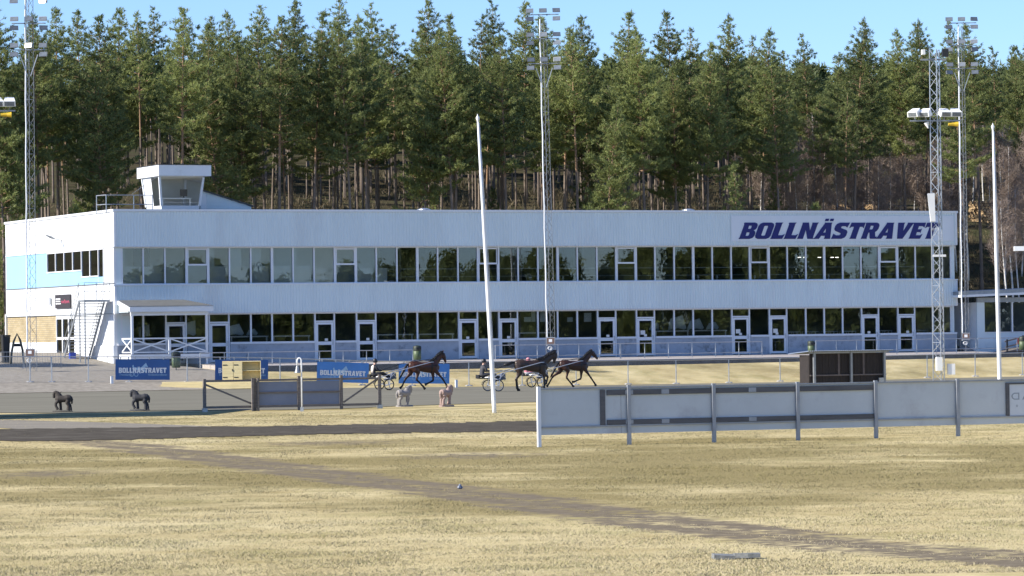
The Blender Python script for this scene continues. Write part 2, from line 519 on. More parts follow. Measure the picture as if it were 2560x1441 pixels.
# ================================================================== ground sheet
path_px = [(120, 1095), (300, 1112), (560, 1150), (900, 1200), (1200, 1238), (1500, 1285), (1800, 1325), (2100, 1362), (2560, 1400), (2900, 1425)]
path_w = [Vector(gnd(*p)).to_2d() for p in path_px]
def seg_dist(P, a, b):
    d = np.array(b) - np.array(a); t = np.clip(((P - a) @ d) / (d @ d), 0, 1)
    return np.linalg.norm(P - (np.array(a) + t[:, None] * d), axis=1)
def wear(P):
    """0..1 worn path and bare patches on the infield (world xy)"""
    d = np.full(len(P), 1e9)
    for a, b in zip(path_w[:-1], path_w[1:]):
        d = np.minimum(d, seg_dist(P, np.array(a), np.array(b)))
    rut = .38 * np.exp(-((d - .75) / .36) ** 2) + .52 * np.exp(-(d / 1.5) ** 2)
    w = np.clip(rut, 0, .85)
    for px, py, rx, ry, s in [(1180, 1140, 3.4, 4.5, .56), (820, 1108, 4.0, 4.0, .56), (120, 1185, 2.2, 4.0, .58), (330, 1128, 2.0, 3.5, .4), (1650, 1150, 5, 5, .25)]:
        c = gnd(px, py)
        w = np.maximum(w, s * np.exp(-(((P[:, 0] - c.x) / rx) ** 2 + ((P[:, 1] - c.y) / ry) ** 2)))
    return w
us = np.unique(np.concatenate([np.linspace(-900, -110, 16), np.arange(-110, -62, 2.0), np.arange(-62, 30, .75), np.arange(30, 92, 2.0), np.linspace(92, 900, 18), [3, 5, 8, 12, 15]]))
vs_ = np.unique(np.concatenate([np.linspace(-2500, -320, 10), np.arange(-320, -112, 12.0), np.arange(-112, -34, 3.0), np.arange(-34, 14, 2.0), np.arange(14, 20, .4), np.arange(20, 66, 2.0),
                                np.arange(66, 186, .75), np.arange(186, 260, 6.0), np.linspace(260, 1500, 14), [7, 15.6, 18, 70, -.5, 0, 14]]))
UU, VV = np.meshgrid(us, vs_, indexing='ij')
ZZ = terrain(UU, -VV)
XX = C0[0] + UU * CU + VV * SU
YY = C0[1] + UU * SU - VV * CU
nu, nv = UU.shape
gv = np.stack([XX, YY, ZZ], -1).reshape(-1, 3)
idx = np.arange(nu * nv).reshape(nu, nv)
gf = np.stack([idx[:-1, :-1], idx[:-1, 1:], idx[1:, 1:], idx[1:, :-1]], -1).reshape(-1, 4)
me = bpy.data.meshes.new('ground')
me.from_pydata(gv.tolist(), [], gf.tolist())
zone = np.zeros((nu * nv, 4), np.float32); zone[:, 3] = 1
fm = (VV.reshape(-1) > 60) & (VV.reshape(-1) < 200)
zone[fm, 0] = wear(gv[fm, :2])
vv = VV.reshape(-1)
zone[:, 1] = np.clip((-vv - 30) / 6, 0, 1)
dd_ = gv[:, 1]; nn_ = (fbm(gv[:, 0], gv[:, 1], .22, 5, 3) - .5) * 4
zone[:, 2] = np.clip(1 - np.abs(vv - 74) / 7, 0, 1) * .55
olive = lambda d, n_: np.clip(np.interp(d, [52, 62, 70, 80, 92, 104, 112], [.10, .24, .52, .64, .62, .50, .28]) * 1.0 + .26 * n_, 0, .9)
zone[:, 2] = np.maximum(zone[:, 2], np.where(vv > 80, olive(dd_, nn_), 0))
zone[:, 2] = np.maximum(zone[:, 2], np.where((vv > 6) & (vv < 20), np.clip(.30 + .25 * nn_, 0, .7), 0))
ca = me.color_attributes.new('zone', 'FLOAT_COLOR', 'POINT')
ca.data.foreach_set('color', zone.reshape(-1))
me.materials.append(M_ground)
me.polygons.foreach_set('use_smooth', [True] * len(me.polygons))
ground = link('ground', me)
tag(ground, 'dry straw coloured grass field with a worn path', 'ground', kind='structure')

def draped(name, poly_u0, poly_u1, u0, u1, du, nv_, m, lift, label, cat, jitter=0.0, seed=1):
    """sheet between two borders v0(u), v1(u), laid on the terrain"""
    rnd = np.random.default_rng(seed)
    uu = np.arange(u0, u1 + du * .5, du)
    a = poly_u0(uu) + rnd.normal(0, jitter, len(uu)); b = poly_u1(uu) + rnd.normal(0, jitter, len(uu))
    t = np.linspace(0, 1, nv_)
    V = a[:, None] * (1 - t) + b[:, None] * t
    U = np.repeat(uu[:, None], nv_, 1)
    Z = terrain(U, -V) + lift
    pts = np.stack([C0[0] + U * CU + V * SU, C0[1] + U * SU - V * CU, Z], -1).reshape(-1, 3)
    ii = np.arange(len(uu) * nv_).reshape(len(uu), nv_)
    f = np.stack([ii[:-1, :-1], ii[:-1, 1:], ii[1:, 1:], ii[1:, :-1]], -1).reshape(-1, 4)
    q = bpy.data.meshes.new(name); q.from_pydata(pts.tolist(), [], f.tolist()); q.materials.append(m)
    q.polygons.foreach_set('use_smooth', [True] * len(q.polygons))
    return tag(link(name, q), label, cat, kind='structure')
def px_line(pts):
    P = sorted([tuple(float(q) for q in toloc(gnd(*p))) for p in pts])
    U = [p[0] for p in P]; V = [-p[1] for p in P]
    return lambda u: np.interp(u, U, V)
ve_f = lambda u: np.interp(u, [-60, 5, 15, 90], [18.0, 18.0, 15.6, 15.6]) + .0 * u
near_edge = px_line([(-60, 1033), (150, 1034), (345, 1029), (520, 1027), (700, 1026), (900, 1021), (1000, 1016), (1340, 1006)])
draped('racetrack', ve_f, near_edge, -90, 95, .8, 40, M_track, .02, 'grey sand trotting track in front of the grandstand', 'racetrack', .06, 3)
draped('gravel_yard', lambda u: 0 * u - 32.0, lambda u: ve_f(u) + .1, -75, 4.2, 1.1, 46, M_gravel, .04, 'pinkish grey gravel yard beside the grandstand', 'gravel', .0, 4)
draped('paved_yard', lambda u: 0 * u - 32.0, lambda u: 0 * u + 6.9, 63.2, 100, 2.2, 30, M_pave, .36, 'pale paved yard beside the small kiosk', 'paving', 0, 5)
rt = px_line([(-150, 1076), (0, 1074), (300, 1070), (700, 1066), (1000, 1061), (1340, 1053)])
rb = px_line([(-150, 1106), (0, 1105), (300, 1101), (560, 1093), (800, 1087), (1340, 1079)])
draped('infield_road', rt, rb, -72, 20, .22, 14, M_road, .016, 'dark soil lane across the infield behind the grass', 'road', .42, 6)
ls0 = px_line([(-150, 1050), (0, 1050), (300, 1058), (560, 1068)])
ls1 = px_line([(-150, 1078), (0, 1076), (300, 1072), (560, 1069)])
uA = float(toloc(gnd(-150, 1060))[0]); uB = float(toloc(gnd(560, 1068))[0])
draped('sand_patch', ls0, ls1, uA, uB, .5, 8, M_lightsand, .010, 'light sandy patch at the left of the dark lane', 'sand', .12, 7)
# paved terrace in front of the grandstand with its dark front edge
t = MB()
nS = 20
for k in range(nS):
    a = 5 + 58.2 * k / nS; b = 5 + 58.2 * (k + 1) / nS
    t.hexa([tuple(W(a, -7.0, .3)), tuple(W(b, -7.0, .3)), tuple(W(b, .3, .3)), tuple(W(a, .3, .3))],
           [tuple(W(a, -7.0, 1.35)), tuple(W(b, -7.0, 1.35)), tuple(W(b, .3, 1.5)), tuple(W(a, .3, 1.5))])
ter = t.build('paved_terrace', M_pave); tag(ter, 'pale paved terrace along the foot of the grandstand', 'terrace', kind='structure')
t = MB()
t.hexa([tuple(W(4.9, -7.16, .2)), tuple(W(96, -7.16, .2)), tuple(W(96, -7.003, .2)), tuple(W(4.9, -7.003, .2))],
       [tuple(W(4.9, -7.16, 1.33)), tuple(W(96, -7.16, 1.33)), tuple(W(96, -7.003, 1.33)), tuple(W(4.9, -7.003, 1.33))])
tag(t.build('terrace_edge_wall', M_kerb), 'low dark retaining edge in front of the terrace', 'wall')

# ------------------------------------------------------------------ grass blades on the infield
def grass_blades():
    r = np.random.default_rng(11)
    n = 900000
    d = 47 + (150 - 47) * r.random(n) ** 1.35
    px = r.uniform(-40, 2600, n)
    X = (px - 1280) / F * d
    P = np.stack([X, d], -1)
    rel = P - C0
    u = rel[:, 0] * CU + rel[:, 1] * SU; v = rel[:, 0] * SU - rel[:, 1] * CU
    keep = v > near_edge(u) + .1
    keep &= ~((v > rt(u) - .1) & (v < rb(u) + .1) & (r.random(n) > .03))
    keep &= ~((u < uB) & (v > ls1(u)) & (v < ls0(u)) & (r.random(n) > .15)) & ~((u < uB) & (v < ls1(u)) & (v > ls0(u)) & (r.random(n) > .15))
    w = wear(P)
    clump = np.clip((fbm(P[:, 0], P[:, 1], 1.1, 3, 21) - .5) * 2.4 + .5, 0, 1)
    keep &= r.random(n) > w * 1.6
    keep &= r.random(n) < .35 + .65 * clump
    P, w, clump, d = P[keep], w[keep], clump[keep], d[keep]; n = len(P)
    hgt = r.uniform(.010, .030, n) * (.7 + .7 * clump)
    wd = r.uniform(.0025, .006, n) * np.clip(d / 75, 1, 1.8)
    an = r.uniform(0, 2 * np.pi, n); ln = r.normal(0, 1, (n, 2)) * hgt[:, None] * .8
    V = np.zeros((n, 3, 3))
    V[:, 0, 0] = P[:, 0] - np.cos(an) * wd; V[:, 0, 1] = P[:, 1] - np.sin(an) * wd
    V[:, 1, 0] = P[:, 0] + np.cos(an) * wd; V[:, 1, 1] = P[:, 1] + np.sin(an) * wd
    V[:, 2, 0] = P[:, 0] + ln[:, 0]; V[:, 2, 1] = P[:, 1] + ln[:, 1]; V[:, 2, 2] = hgt
    q = bpy.data.meshes.new('grass_blades')
    q.vertices.add(n * 3); q.vertices.foreach_set('co', V.reshape(-1))
    q.loops.add(n * 3); q.loops.foreach_set('vertex_index', np.arange(n * 3, dtype=np.int32))
    q.polygons.add(n); q.polygons.foreach_set('loop_start', np.arange(0, n * 3, 3, dtype=np.int32))
    q.update(calc_edges=True)
    big = np.clip((fbm(P[:, 0], P[:, 1], .13, 5, 8) - .5) * 2.6 + .5, 0, 1)
    t = np.clip(r.normal(.5, .15, n) + .24 * (big - .5), 0, 1)[:, None]
    c = (1 - t) * np.array([.52, .435, .245]) + t * np.array([.72, .62, .385])
    ol = olive(d, (fbm(P[:, 0], P[:, 1], .22, 5, 3) - .5) * 4)[:, None]
    c = c * (1 - ol * np.array([.56, .58, .72]))
    gr = (r.random(n) < .12 + .2 * (1 - big))[:, None]
    c = np.where(gr, c * np.array([.72, .80, .6]), c)
    ca = q.color_attributes.new('tone', 'FLOAT_COLOR', 'POINT')
    C4 = np.ones((n, 3, 4), np.float32); C4[:, :, :3] = c[:, None, :]
    ca.data.foreach_set('color', C4.reshape(-1))
    m = bpy.data.materials.new('straw_blades'); m.use_nodes = True
    b = m.node_tree.nodes['Principled BSDF']; b.inputs['Roughness'].default_value = .8; b.inputs['Specular IOR Level'].default_value = 0.05
    a = attr_node(m.node_tree, 'tone'); m.node_tree.links.new(a.outputs['Color'], b.inputs['Base Color'])
    ge = m.node_tree.nodes.new('ShaderNodeNewGeometry'); vm = m.node_tree.nodes.new('ShaderNodeVectorMath'); vm.operation = 'ADD'; vm.inputs[1].default_value = (0, 0, 2.2)
    vn = m.node_tree.nodes.new('ShaderNodeVectorMath'); vn.operation = 'NORMALIZE'
    m.node_tree.links.new(ge.outputs['Normal'], vm.inputs[0]); m.node_tree.links.new(vm.outputs[0], vn.inputs[0]); m.node_tree.links.new(vn.outputs[0], b.inputs['Normal'])
    q.materials.append(m)
    tag(link('grass_blades', q), 'short dry straw coloured grass covering the infield', 'grass', kind='stuff')
grass_blades()

# ================================================================== grandstand
ZB = 1.5
BW, BD = 62.5, 25.3
GR = empty('grandstand', W(0, 0, ZB), ANG, 'long white two-storey grandstand with ribbon windows and blue lettering', 'grandstand')
OFF = (0, 0, -ZB)
def part(name, mb, m, parent=GR, smooth=False):
    return mb.build(name, m, parent, smooth)
Z_ROOF, Z_WT, Z_WS, Z_LT, Z_LS = 11.48, 9.10, 6.64, 4.78, 2.80
def corrugated(x0, x1, z0, z1, y, pitch=.20, dep=.024):
    mb = MB(OFF); n = int((x1 - x0) / pitch); prof = []
    for k in range(n):
        a = x0 + (x1 - x0) * k / n; p = (x1 - x0) / n
        prof += [(a, y), (a + p * .42, y), (a + p * .56, y - dep), (a + p * .86, y - dep)]
    prof.append((x1, y))
    vs = [(p[0], p[1], z0) for p in prof] + [(p[0], p[1], z1) for p in prof]
    m = len(prof)
    mb.add(vs, [(i, i + 1, m + i + 1, m + i) for i in range(m - 1)])
    return mb
# cladding bands of the front
part('upper_cladding', corrugated(.12, BW - .12, Z_WT, Z_ROOF - .16, -.02), M_clad)
part('lower_cladding', corrugated(.12, BW - .05, Z_LT, Z_WS - .08, .10), M_clad)
part('corner_trim', MB(OFF).box(-.02, .14, -.06, .2, Z_WT - .02, Z_ROOF - .14), M_white)
part('corner_trim', MB(OFF).box(BW - .14, BW + .02, -.06, .2, Z_WT - .02, Z_ROOF - .14), M_white)
part('corner_trim', MB(OFF).box(.02, .16, .05, .3, Z_LT - .02, Z_WS - .1), M_white)
part('corner_trim', MB(OFF).box(BW - .10, BW + .05, .05, .3, Z_LT - .02, Z_WS - .1), M_white)
cap = MB(OFF).box(-.08, BW + .08, -.10, .25, Z_ROOF - .15, Z_ROOF)
cap.box(-.08, .25, .25, BD + .05, Z_ROOF - .15, Z_ROOF); cap.box(BW - .25, BW + .08, .25, BD + .05, Z_ROOF - .15, Z_ROOF)
part('parapet_cap', cap, M_white)
part('soffit', MB(OFF).box(.0, BW, -.04, .45, Z_WT - .05, Z_WT - .003), M_frame)
part('sill_flashing', MB(OFF).box(-.03, BW + .08, .02, .42, Z_WS - .08, Z_WS), M_white)
part('soffit', MB(OFF).box(.05, BW, .08, .5, Z_LT - .05, Z_LT - .003), M_frame)
part('roof', MB(OFF).box(.25, BW - .25, .25, BD - .2, Z_ROOF - .5, Z_ROOF - .28), M_roofing)
# slabs, inner walls
part('floor_slab', MB(OFF).box(.2, BW - .2, .35, BD - .3, 5.45, 5.65), M_conc)
part('floor_slab', MB(OFF).box(.2, BW - .2, .45, BD - .3, 1.3, 1.53), M_conc)
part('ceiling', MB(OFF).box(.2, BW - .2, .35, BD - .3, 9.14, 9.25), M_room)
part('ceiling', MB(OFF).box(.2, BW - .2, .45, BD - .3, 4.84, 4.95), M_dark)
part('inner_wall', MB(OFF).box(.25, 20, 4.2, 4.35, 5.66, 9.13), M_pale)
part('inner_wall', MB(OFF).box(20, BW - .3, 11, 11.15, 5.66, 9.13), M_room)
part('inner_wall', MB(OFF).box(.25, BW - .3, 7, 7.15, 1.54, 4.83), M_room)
for xw in (20, 33.5, 47):
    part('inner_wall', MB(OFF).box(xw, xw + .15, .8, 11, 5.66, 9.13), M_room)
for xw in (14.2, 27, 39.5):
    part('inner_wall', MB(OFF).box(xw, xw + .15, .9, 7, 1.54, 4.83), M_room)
part('end_wall', MB(OFF).box(BW - .18, BW - .02, .46, BD, 1.3, Z_ROOF - .16), M_white)
part('rear_wall', MB(OFF).box(0, BW, BD - .15, BD, 1.3, Z_ROOF - .16), M_white)

# window grid of the front: 42 equal bays
YW = .30; YL_ = .42
uL = front(303, 660, YW)[0]; uR = front(2377, 655, YW)[0]
NB = 42; PW = (uR - uL) / NB
bx = [uL + PW * k for k in range(NB + 1)]
def shared(name, mb, m): return mb.mesh(name, m)
mul_up = shared('mullion', MB().box(-.05, .05, -.05, .09, 0, Z_WT - Z_WS - .12), M_frame)
mul_wide = shared('mullion_wide', MB().box(-.085, .085, -.06, .09, 0, Z_WT - Z_WS - .12), M_frame)
mul_lo = shared('mullion_low', MB().box(-.055, .055, -.05, .09, 0, Z_LT - Z_LS - .12), M_frame)
def put(name, me_, x, y, z, parent=GR, rot=None):
    o = link(name, me_, parent); o.location = (x, y, z - ZB)
    if rot: o.rotation_euler = rot
    return o
part('window_rail', MB(OFF).box(uL - .05, uR + .05, YW - .07, YW + .1, Z_WT - .13, Z_WT - .052), M_frame)
part('window_rail', MB(OFF).box(uL - .05, uR + .05, YW - .07, YW + .1, Z_WS + .001, Z_WS + .06), M_frame)
for k in range(NB + 1):
    put('mullion', mul_wide if k % 7 in (3, 4, 0) else mul_up, bx[k], YW, Z_WS + .06)
rnd = random.Random(5)
pane_me = shared('pane', MB().box(-PW / 2 + .045, PW / 2 - .045, -.006, .006, 0, Z_WT - Z_WS - .19), M_glass)
ph = (Z_WT - Z_WS - .19)
pane_half = shared('pane_half', MB().box(-PW / 2 + .13, PW / 2 - .13, -.006, .006, 0, ph * .40), M_glass)
pane_half2 = shared('pane_half_low', MB().box(-PW / 2 + .045, PW / 2 - .045, -.006, .006, 0, ph * .50), M_glass)
cas = MB()
cas.box(-PW / 2 + .04, PW / 2 - .04, -.06, .03, 0, .11); cas.box(-PW / 2 + .04, PW / 2 - .04, -.06, .03, ph * .40 + .11, ph * .40 + .20)
cas.box(-PW / 2 + .04, -PW / 2 + .13, -.06, .03, .11, ph * .40 + .11); cas.box(PW / 2 - .13, PW / 2 - .04, -.06, .03, .11, ph * .40 + .11)
cas_me = shared('casement', cas, M_frame)
def jit(): return (rnd.uniform(-.004, .004), 0, rnd.uniform(-.005, .005))
for k in range(NB):
    xc = (bx[k] + bx[k + 1]) / 2
    if k % 7 == 3:
        put('pane', pane_half2, xc, YW + .02, Z_WS + .065, rot=jit())
        c = put('casement', cas_me, xc, YW, Z_WS + .065 + ph * .50)
        p = link('pane', pane_half, c); p.location = (0, 0, .11); p.rotation_euler = jit()
    else:
        put('pane', pane_me, xc, YW + .02, Z_WS + .065, rot=jit())
# solid ends of the ribbons
part('window_end_panel', MB(OFF).box(.16, uL - .05, .22, .40, Z_WS + .001, Z_WT - .052), M_clad)
part('wall_panel', MB(OFF).box(.2, bx[0] - .052, YL_ - .04, YL_ + .1, 1.3, Z_LT - .052), M_clad)
part('window_end_panel', MB(OFF).box(uR + .05, BW - .08, .22, .40, Z_WS + .001, Z_WT - .052), M_clad)
# pale half screens standing inside the left bays, curtains
for k in range(0, 13):
    if k in (3, 10): continue
    hgt = 1.15 if k < 9 else 1.0
    part('inner_screen', MB(OFF).box(bx[k] + .07, bx[k + 1] - .07 - (.5 if k in (9, 12) else 0), .62, .66, Z_WS + .02, Z_WS + hgt), M_pale)
for k, w in ((0, .3), (4, .5), (5, .9), (6, .8), (8, .35)):
    part('curtain', MB(OFF).box(bx[k] + .1, bx[k] + .1 + w, .8, .84, Z_WS + .1, Z_WT - .1), M_pale)
M_lamp = emit_mat('lit_lamp', (1.0, .93, .8), 2.5)
for px in (1998, 2012, 2048, 2080, 2092):
    u, z = front(px, 644, 3.0)
    part('ceiling_lamp', MB(OFF).box(u - .09, u + .09, 2.9, 3.05, z - .022, z + .022), M_lamp)
M_wtable = mat('white_furniture', (.7, .71, .7), .5)
for k in (12, 14, 21, 28, 29, 31, 33, 35, 37, 39):
    xc = bx[k] + .6
    part('table_lamp', MB(OFF).lathe([(.03, 0), (.03, .12), (.10, .12), (.05, .30)], (xc, .75, Z_WS + .08), 8), M_wtable)
rail = MB(OFF).box(bx[13], bx[41], 1.6, 1.66, 7.55, 7.6).box(bx[13], bx[41], 2.6, 2.66, 7.05, 7.1)
part('inner_rail', rail, M_steel)

# ---------------- ground floor: doors, windows, plinth
YL = .42
DOORS = {2, 4, 9, 11, 16, 18, 23, 25, 30, 32, 37, 39}
pane_lo = shared('pane_low', MB().box(-PW / 2 + .05, PW / 2 - .05, -.006, .006, 0, Z_LT - Z_LS - .19), M_glass)
part('window_rail', MB(OFF).box(uL - .05, uR + .05, YL - .07, YL + .1, Z_LT - .13, Z_LT - .052), M_frame)
tran_me = shared('pane_transom', MB().box(-PW / 2 + .09, PW / 2 - .09, -.006, .006, 0, .42), M_glass)
d_up = shared('pane_door_upper', MB().box(-PW / 2 + .26, PW / 2 - .26, -.006, .006, 0, .98), M_glass)
d_lo = shared('pane_door_lower', MB().box(-PW / 2 + .26, PW / 2 - .26, -.006, .006, 0, .86), M_glass)
DT = 4.10                                    # door head
fr = MB()
def ring(mb, x0, x1, z0, z1, w, y0, y1):
    mb.box(x0, x0 + w, y0, y1, z0, z1).box(x1 - w, x1, y0, y1, z0, z1)
    mb.box(x0 + w, x1 - w, y0, y1, z0, z0 + w).box(x0 + w, x1 - w, y0, y1, z1 - w, z1)
fr.box(-PW / 2 + .01, -PW / 2 + .10, -.08, .08, 1.52 - ZB, Z_LT - .13 - ZB).box(PW / 2 - .10, PW / 2 - .01, -.08, .08, 1.52 - ZB, Z_LT - .13 - ZB)
fr.box(-PW / 2 + .10, PW / 2 - .10, -.08, .08, DT - ZB, DT + .09 - ZB)
frame_me = shared('door_frame', fr, M_frame)
lf = MB()
z0 = 1.56 - ZB; z1 = DT - .02 - ZB
ring(lf, -PW / 2 + .115, PW / 2 - .115, z0, z1, .15, -.05, .03)
lf.box(-PW / 2 + .265, PW / 2 - .265, -.05, .03, z0 + 1.03, z0 + 1.25)
leaf_me = shared('door_leaf', lf, M_frame)
handle_me = shared('door_handle', MB().tube([(PW / 2 - .2, -.05, 1.12), (PW / 2 - .2, -.11, 1.12), (PW / 2 - .2, -.11, 1.42), (PW / 2 - .2, -.05, 1.42)], .014, 6), M_steel)
note_me = shared('paper_notice', MB().box(-.11, .11, -.004, .004, 0, .16), M_wtable)
for k in range(NB):
    xc = (bx[k] + bx[k + 1]) / 2
    if k in DOORS:
        dr = link('door', frame_me, GR); dr.location = (xc, YL, 0)
        lv = link('door_leaf', leaf_me, dr)
        for nm, q, zz, yy in (('pane', d_up, z0 + 1.26, 0), ('pane', d_lo, z0 + .16, 0), ('pane', tran_me, DT + .10 - ZB, .0)):
            p = link(nm, q, dr); p.location = (0, yy, zz); p.rotation_euler = jit()
        link('handle', handle_me, dr)
        if k not in (2, 4):
            p = link('notice', note_me, dr); p.location = (rnd.uniform(-.12, .12), -.02, z0 + 1.29)
        if k in (30, 32, 25):
            p = link('notice', note_me, dr); p.location = (-.2, -.02, z0 + 1.42); p.scale = (1.6, 1, 1.8)
    elif k > 2 or k == 1:
        put('pane', pane_lo, xc, YL + .02, Z_LS + .065, rot=jit())
    else:
        part('wall_panel', MB(OFF).box(bx[0] - .05, bx[0] + .62, YL - .04, YL + .04, Z_LS + .001, Z_LT - .14), M_clad)
        q = shared('pane_narrow', MB().box(-.42, .42, -.006, .006, 0, Z_LT - Z_LS - .19), M_glass)
        put('pane', q, bx[1] - .42 - .05, YL + .02, Z_LS + .065)
for k in range(NB + 1):
    if k in DOORS or (k - 1) in DOORS: continue
    put('mullion', mul_lo, bx[k], YL, Z_LS + .06)
segs = []; a = 0
for k in sorted(DOORS) + [NB]:
    segs.append((a, k)); a = k + 1
for (a, b) in segs:
    if b <= a: continue
    x0 = bx[a] + (.0 if a else -.3); x1 = bx[b] - (0 if b < NB else -.42)
    part('plinth', MB(OFF).box(x0 + .01, x1 - .01, .30, .52, 1.2, Z_LS - .08), M_plinth)
    part('window_sill', MB(OFF).box(x0 + .01, x1 - .01, .22, .54, Z_LS - .078, Z_LS + .06), M_frame)
part('wall_panel', MB(OFF).box(uR + .05, BW - .1, .32, .5, Z_LS + .062, Z_LT - .052), M_clad)
# benches and tables behind the ground floor windows
for k0, k1 in ((5, 6), (7, 8), (12, 13), (14, 15), (19, 20), (26, 27), (28, 29)):
    mb = MB(OFF).box(bx[k0] + .15, bx[k1 + 1] - .15, .72, 1.1, 3.16, 3.24)
    for x in (bx[k0] + .25, bx[k1 + 1] - .25):
        mb.box(x - .04, x + .04, .74, .8, 1.54, 3.16)
    part('bench', mb, M_wtable)
for k in (33, 34, 35, 36, 38, 40):
    for dx, yy in ((.2, .75), (.9, 1.5)):
        x = bx[k] + dx
        mb = MB(OFF).box(x, x + .8, yy, yy + .6, 3.0, 3.05)
        for ax in (x + .03, x + .77):
            for ay in (yy + .03, yy + .57): mb.box(ax - .02, ax + .02, ay - .02, ay + .02, 1.54, 3.0)
        part('table', mb, M_wtable)
for k, px_, w, h in ((19, 1312, .5, .32), (19, 1330, .3, .7), (20, 1352, .45, .9), (21, 1420, .4, .3), (22, 1462, .55, .6), (23, 1512, .4, .3)):
    u, z = front(px_, 805, 1.2)
    part('wall_poster', MB(OFF).box(u, u + w, 1.3, 1.32, z, z + h), M_pale)
for k, w, h in ((27, 1.3, 1.2), (28, 1.2, .9), (5, 1.2, .9), (6, .7, .5), (1, .6, 1.0), (3, .8, 1.3), (26, .8, .6), (29, .9, .6)):  # solid pale curves modelled in place of reflections in the lower panes
    part('pale_reflection', MB(OFF).loft([((bx[k] + .1, 1.5, 3.3), .05, .05), ((bx[k] + .1 + w * .3, 1.5, 3.3 + h * .35), .06, h * .35), ((bx[k] + .1 + w * .7, 1.5, 3.3 + h * .45), .06, h * .42), ((bx[k] + .1 + w, 1.5, 3.35), .05, .1)], 10), M_pale)

# ---------------- end wall on the left (sunlit)
def sy_(px, py): return side(px, py, 0.0)
ys0 = .16
yW0 = sy_(258, 660)[0]; yW1 = sy_(203, 660)[0]; yW2 = sy_(117, 660)[0]
zWt = Z_WT - .03; zlo1 = sy_(203, 692)[1]; zlo2 = sy_(160, 678)[1]
yD = sy_(245, 660)[0]; zD = sy_(250, 709)[1]
yBr = sy_(139, 825)[0]; zBt = Z_LT
zBl = sy_(9, 725)[1]
part('end_wall_upper', MB(OFF).box(0.0, .18, ys0, BD, Z_WT - .03, Z_ROOF - .15), M_white)
part('end_wall_corner', MB(OFF).box(.03, .2, ys0 + .04, yW0 - .02, Z_LT + .0, Z_WT - .033), M_white)
part('end_wall_blue', MB(OFF).box(.03, .2, yW2 + .03, BD, zBl + .03, Z_WT - .033), M_blue)
part('end_wall_blue', MB(OFF).box(.03, .2, yW1 + .03, yW2 + .027, zBl + .03, zlo2 - .09), M_blue)
part('end_wall_blue', MB(OFF).box(.03, .2, yW0 + .0, yW1 + .027, zBl + .03, zlo1 - .09), M_blue)
part('end_wall_flashing', MB(OFF).box(-.03, .1, ys0, BD, zBl - .02, zBl + .027), M_steel)
part('end_wall_flashing', MB(OFF).box(-.025, .1, ys0, BD, Z_WT - .06, Z_WT - .034), M_white)
part('end_wall_middle', MB(OFF).box(.04, .2, yW0 - .017, BD, zBt + .03, zBl - .022), M_white)
part('end_wall_flashing', MB(OFF).box(-.04, .1, .3, BD, zBt, zBt + .028), M_steel)
# windows of the end wall
def side_window(y0, y1, z0, z1, n, deep=.0):
    mb = MB(OFF)
    mb.box(-.02, .12, y0, y1, z0 - .08, z0 - .001).box(0, .12, y0, y1, z1 - .07, z1)
    for k in range(n + 1):
        y = y0 + (y1 - y0) * k / n
        mb.box(0, .12, max(y0, y - .05), min(y1, y + .05), z0, z1 - .07)
    w = part('end_window', mb, M_white)
    for k in range(n):
        a = y0 + (y1 - y0) * k / n + .05; b = y0 + (y1 - y0) * (k + 1) / n - .05
        MB(OFF).box(.05, .06, a, b, z0, z1 - .07).build('pane', M_glass, w)
side_window(yW1 + .03, yW2, zlo2, zWt - .03, 4)
side_window(yD + .02, yW1, zlo1, zWt - .03, 2)
side_window(yW0 + .02, yD, zD, zWt - .03, 1)
part('end_room', MB(OFF).box(2.6, 2.7, 1.0, 14, 5.66, 9.13), M_room)
part('window_plant', MB(OFF).lathe([(.05, 0), (.22, .15), (.26, .35), (.12, .5)], (.6, yW1 + .9, zlo2 + .02), 9), mat('house_plant', (.06, .17, .03), .6, var=.4, scale=9))
# lower end wall: brick field, doorway, white panels
M_brick = bpy.data.materials.new('yellow_brick'); M_brick.use_nodes = True
nt = M_brick.node_tree; N_ = nt.nodes; L_ = nt.links
b_ = N_['Principled BSDF']; b_.inputs['Roughness'].default_value = .9
tcn = N_.new('ShaderNodeTexCoord'); sx_ = N_.new('ShaderNodeSeparateXYZ'); cx_ = N_.new('ShaderNodeCombineXYZ')
L_.new(tcn.outputs['Object'], sx_.inputs[0]); L_.new(sx_.outputs[1], cx_.inputs[0]); L_.new(sx_.outputs[2], cx_.inputs[1])
br = N_.new('ShaderNodeTexBrick'); br.inputs['Scale'].default_value = 1.0
br.inputs['Brick Width'].default_value = .46; br.inputs['Row Height'].default_value = .135; br.inputs['Mortar Size'].default_value = .012
br.inputs['Color1'].default_value = (.47, .37, .20, 1); br.inputs['Color2'].default_value = (.56, .46, .28, 1); br.inputs['Mortar'].default_value = (.30, .26, .20, 1)
L_.new(cx_.outputs[0], br.inputs['Vector'])
nzb = N_.new('ShaderNodeTexNoise'); nzb.inputs['Scale'].default_value = .5; L_.new(tcn.outputs['Object'], nzb.inputs['Vector'])
mxb = N_.new('ShaderNodeMix'); mxb.data_type = 'RGBA'; mxb.blend_type = 'MULTIPLY'; mxb.inputs[0].default_value = .5
L_.new(br.outputs[0], mxb.inputs[6]); L_.new(nzb.outputs[0], mxb.inputs[7]); L_.new(mxb.outputs[2], b_.inputs['Base Color'])
bpb = N_.new('ShaderNodeBump'); bpb.inputs['Distance'].default_value = .02; bpb.inputs['Strength'].default_value = .6
L_.new(br.outputs['Fac'], bpb.inputs['Height']); bpb.invert = True; L_.new(bpb.outputs[0], b_.inputs['Normal'])
part('brick_field', MB(OFF).box(.05, .25, yBr, BD - .02, 2.98, zBt - .002), M_brick)
part('end_wall_base', MB(OFF).box(.04, .25, yBr, BD - .02, 1.2, 2.978), M_white)
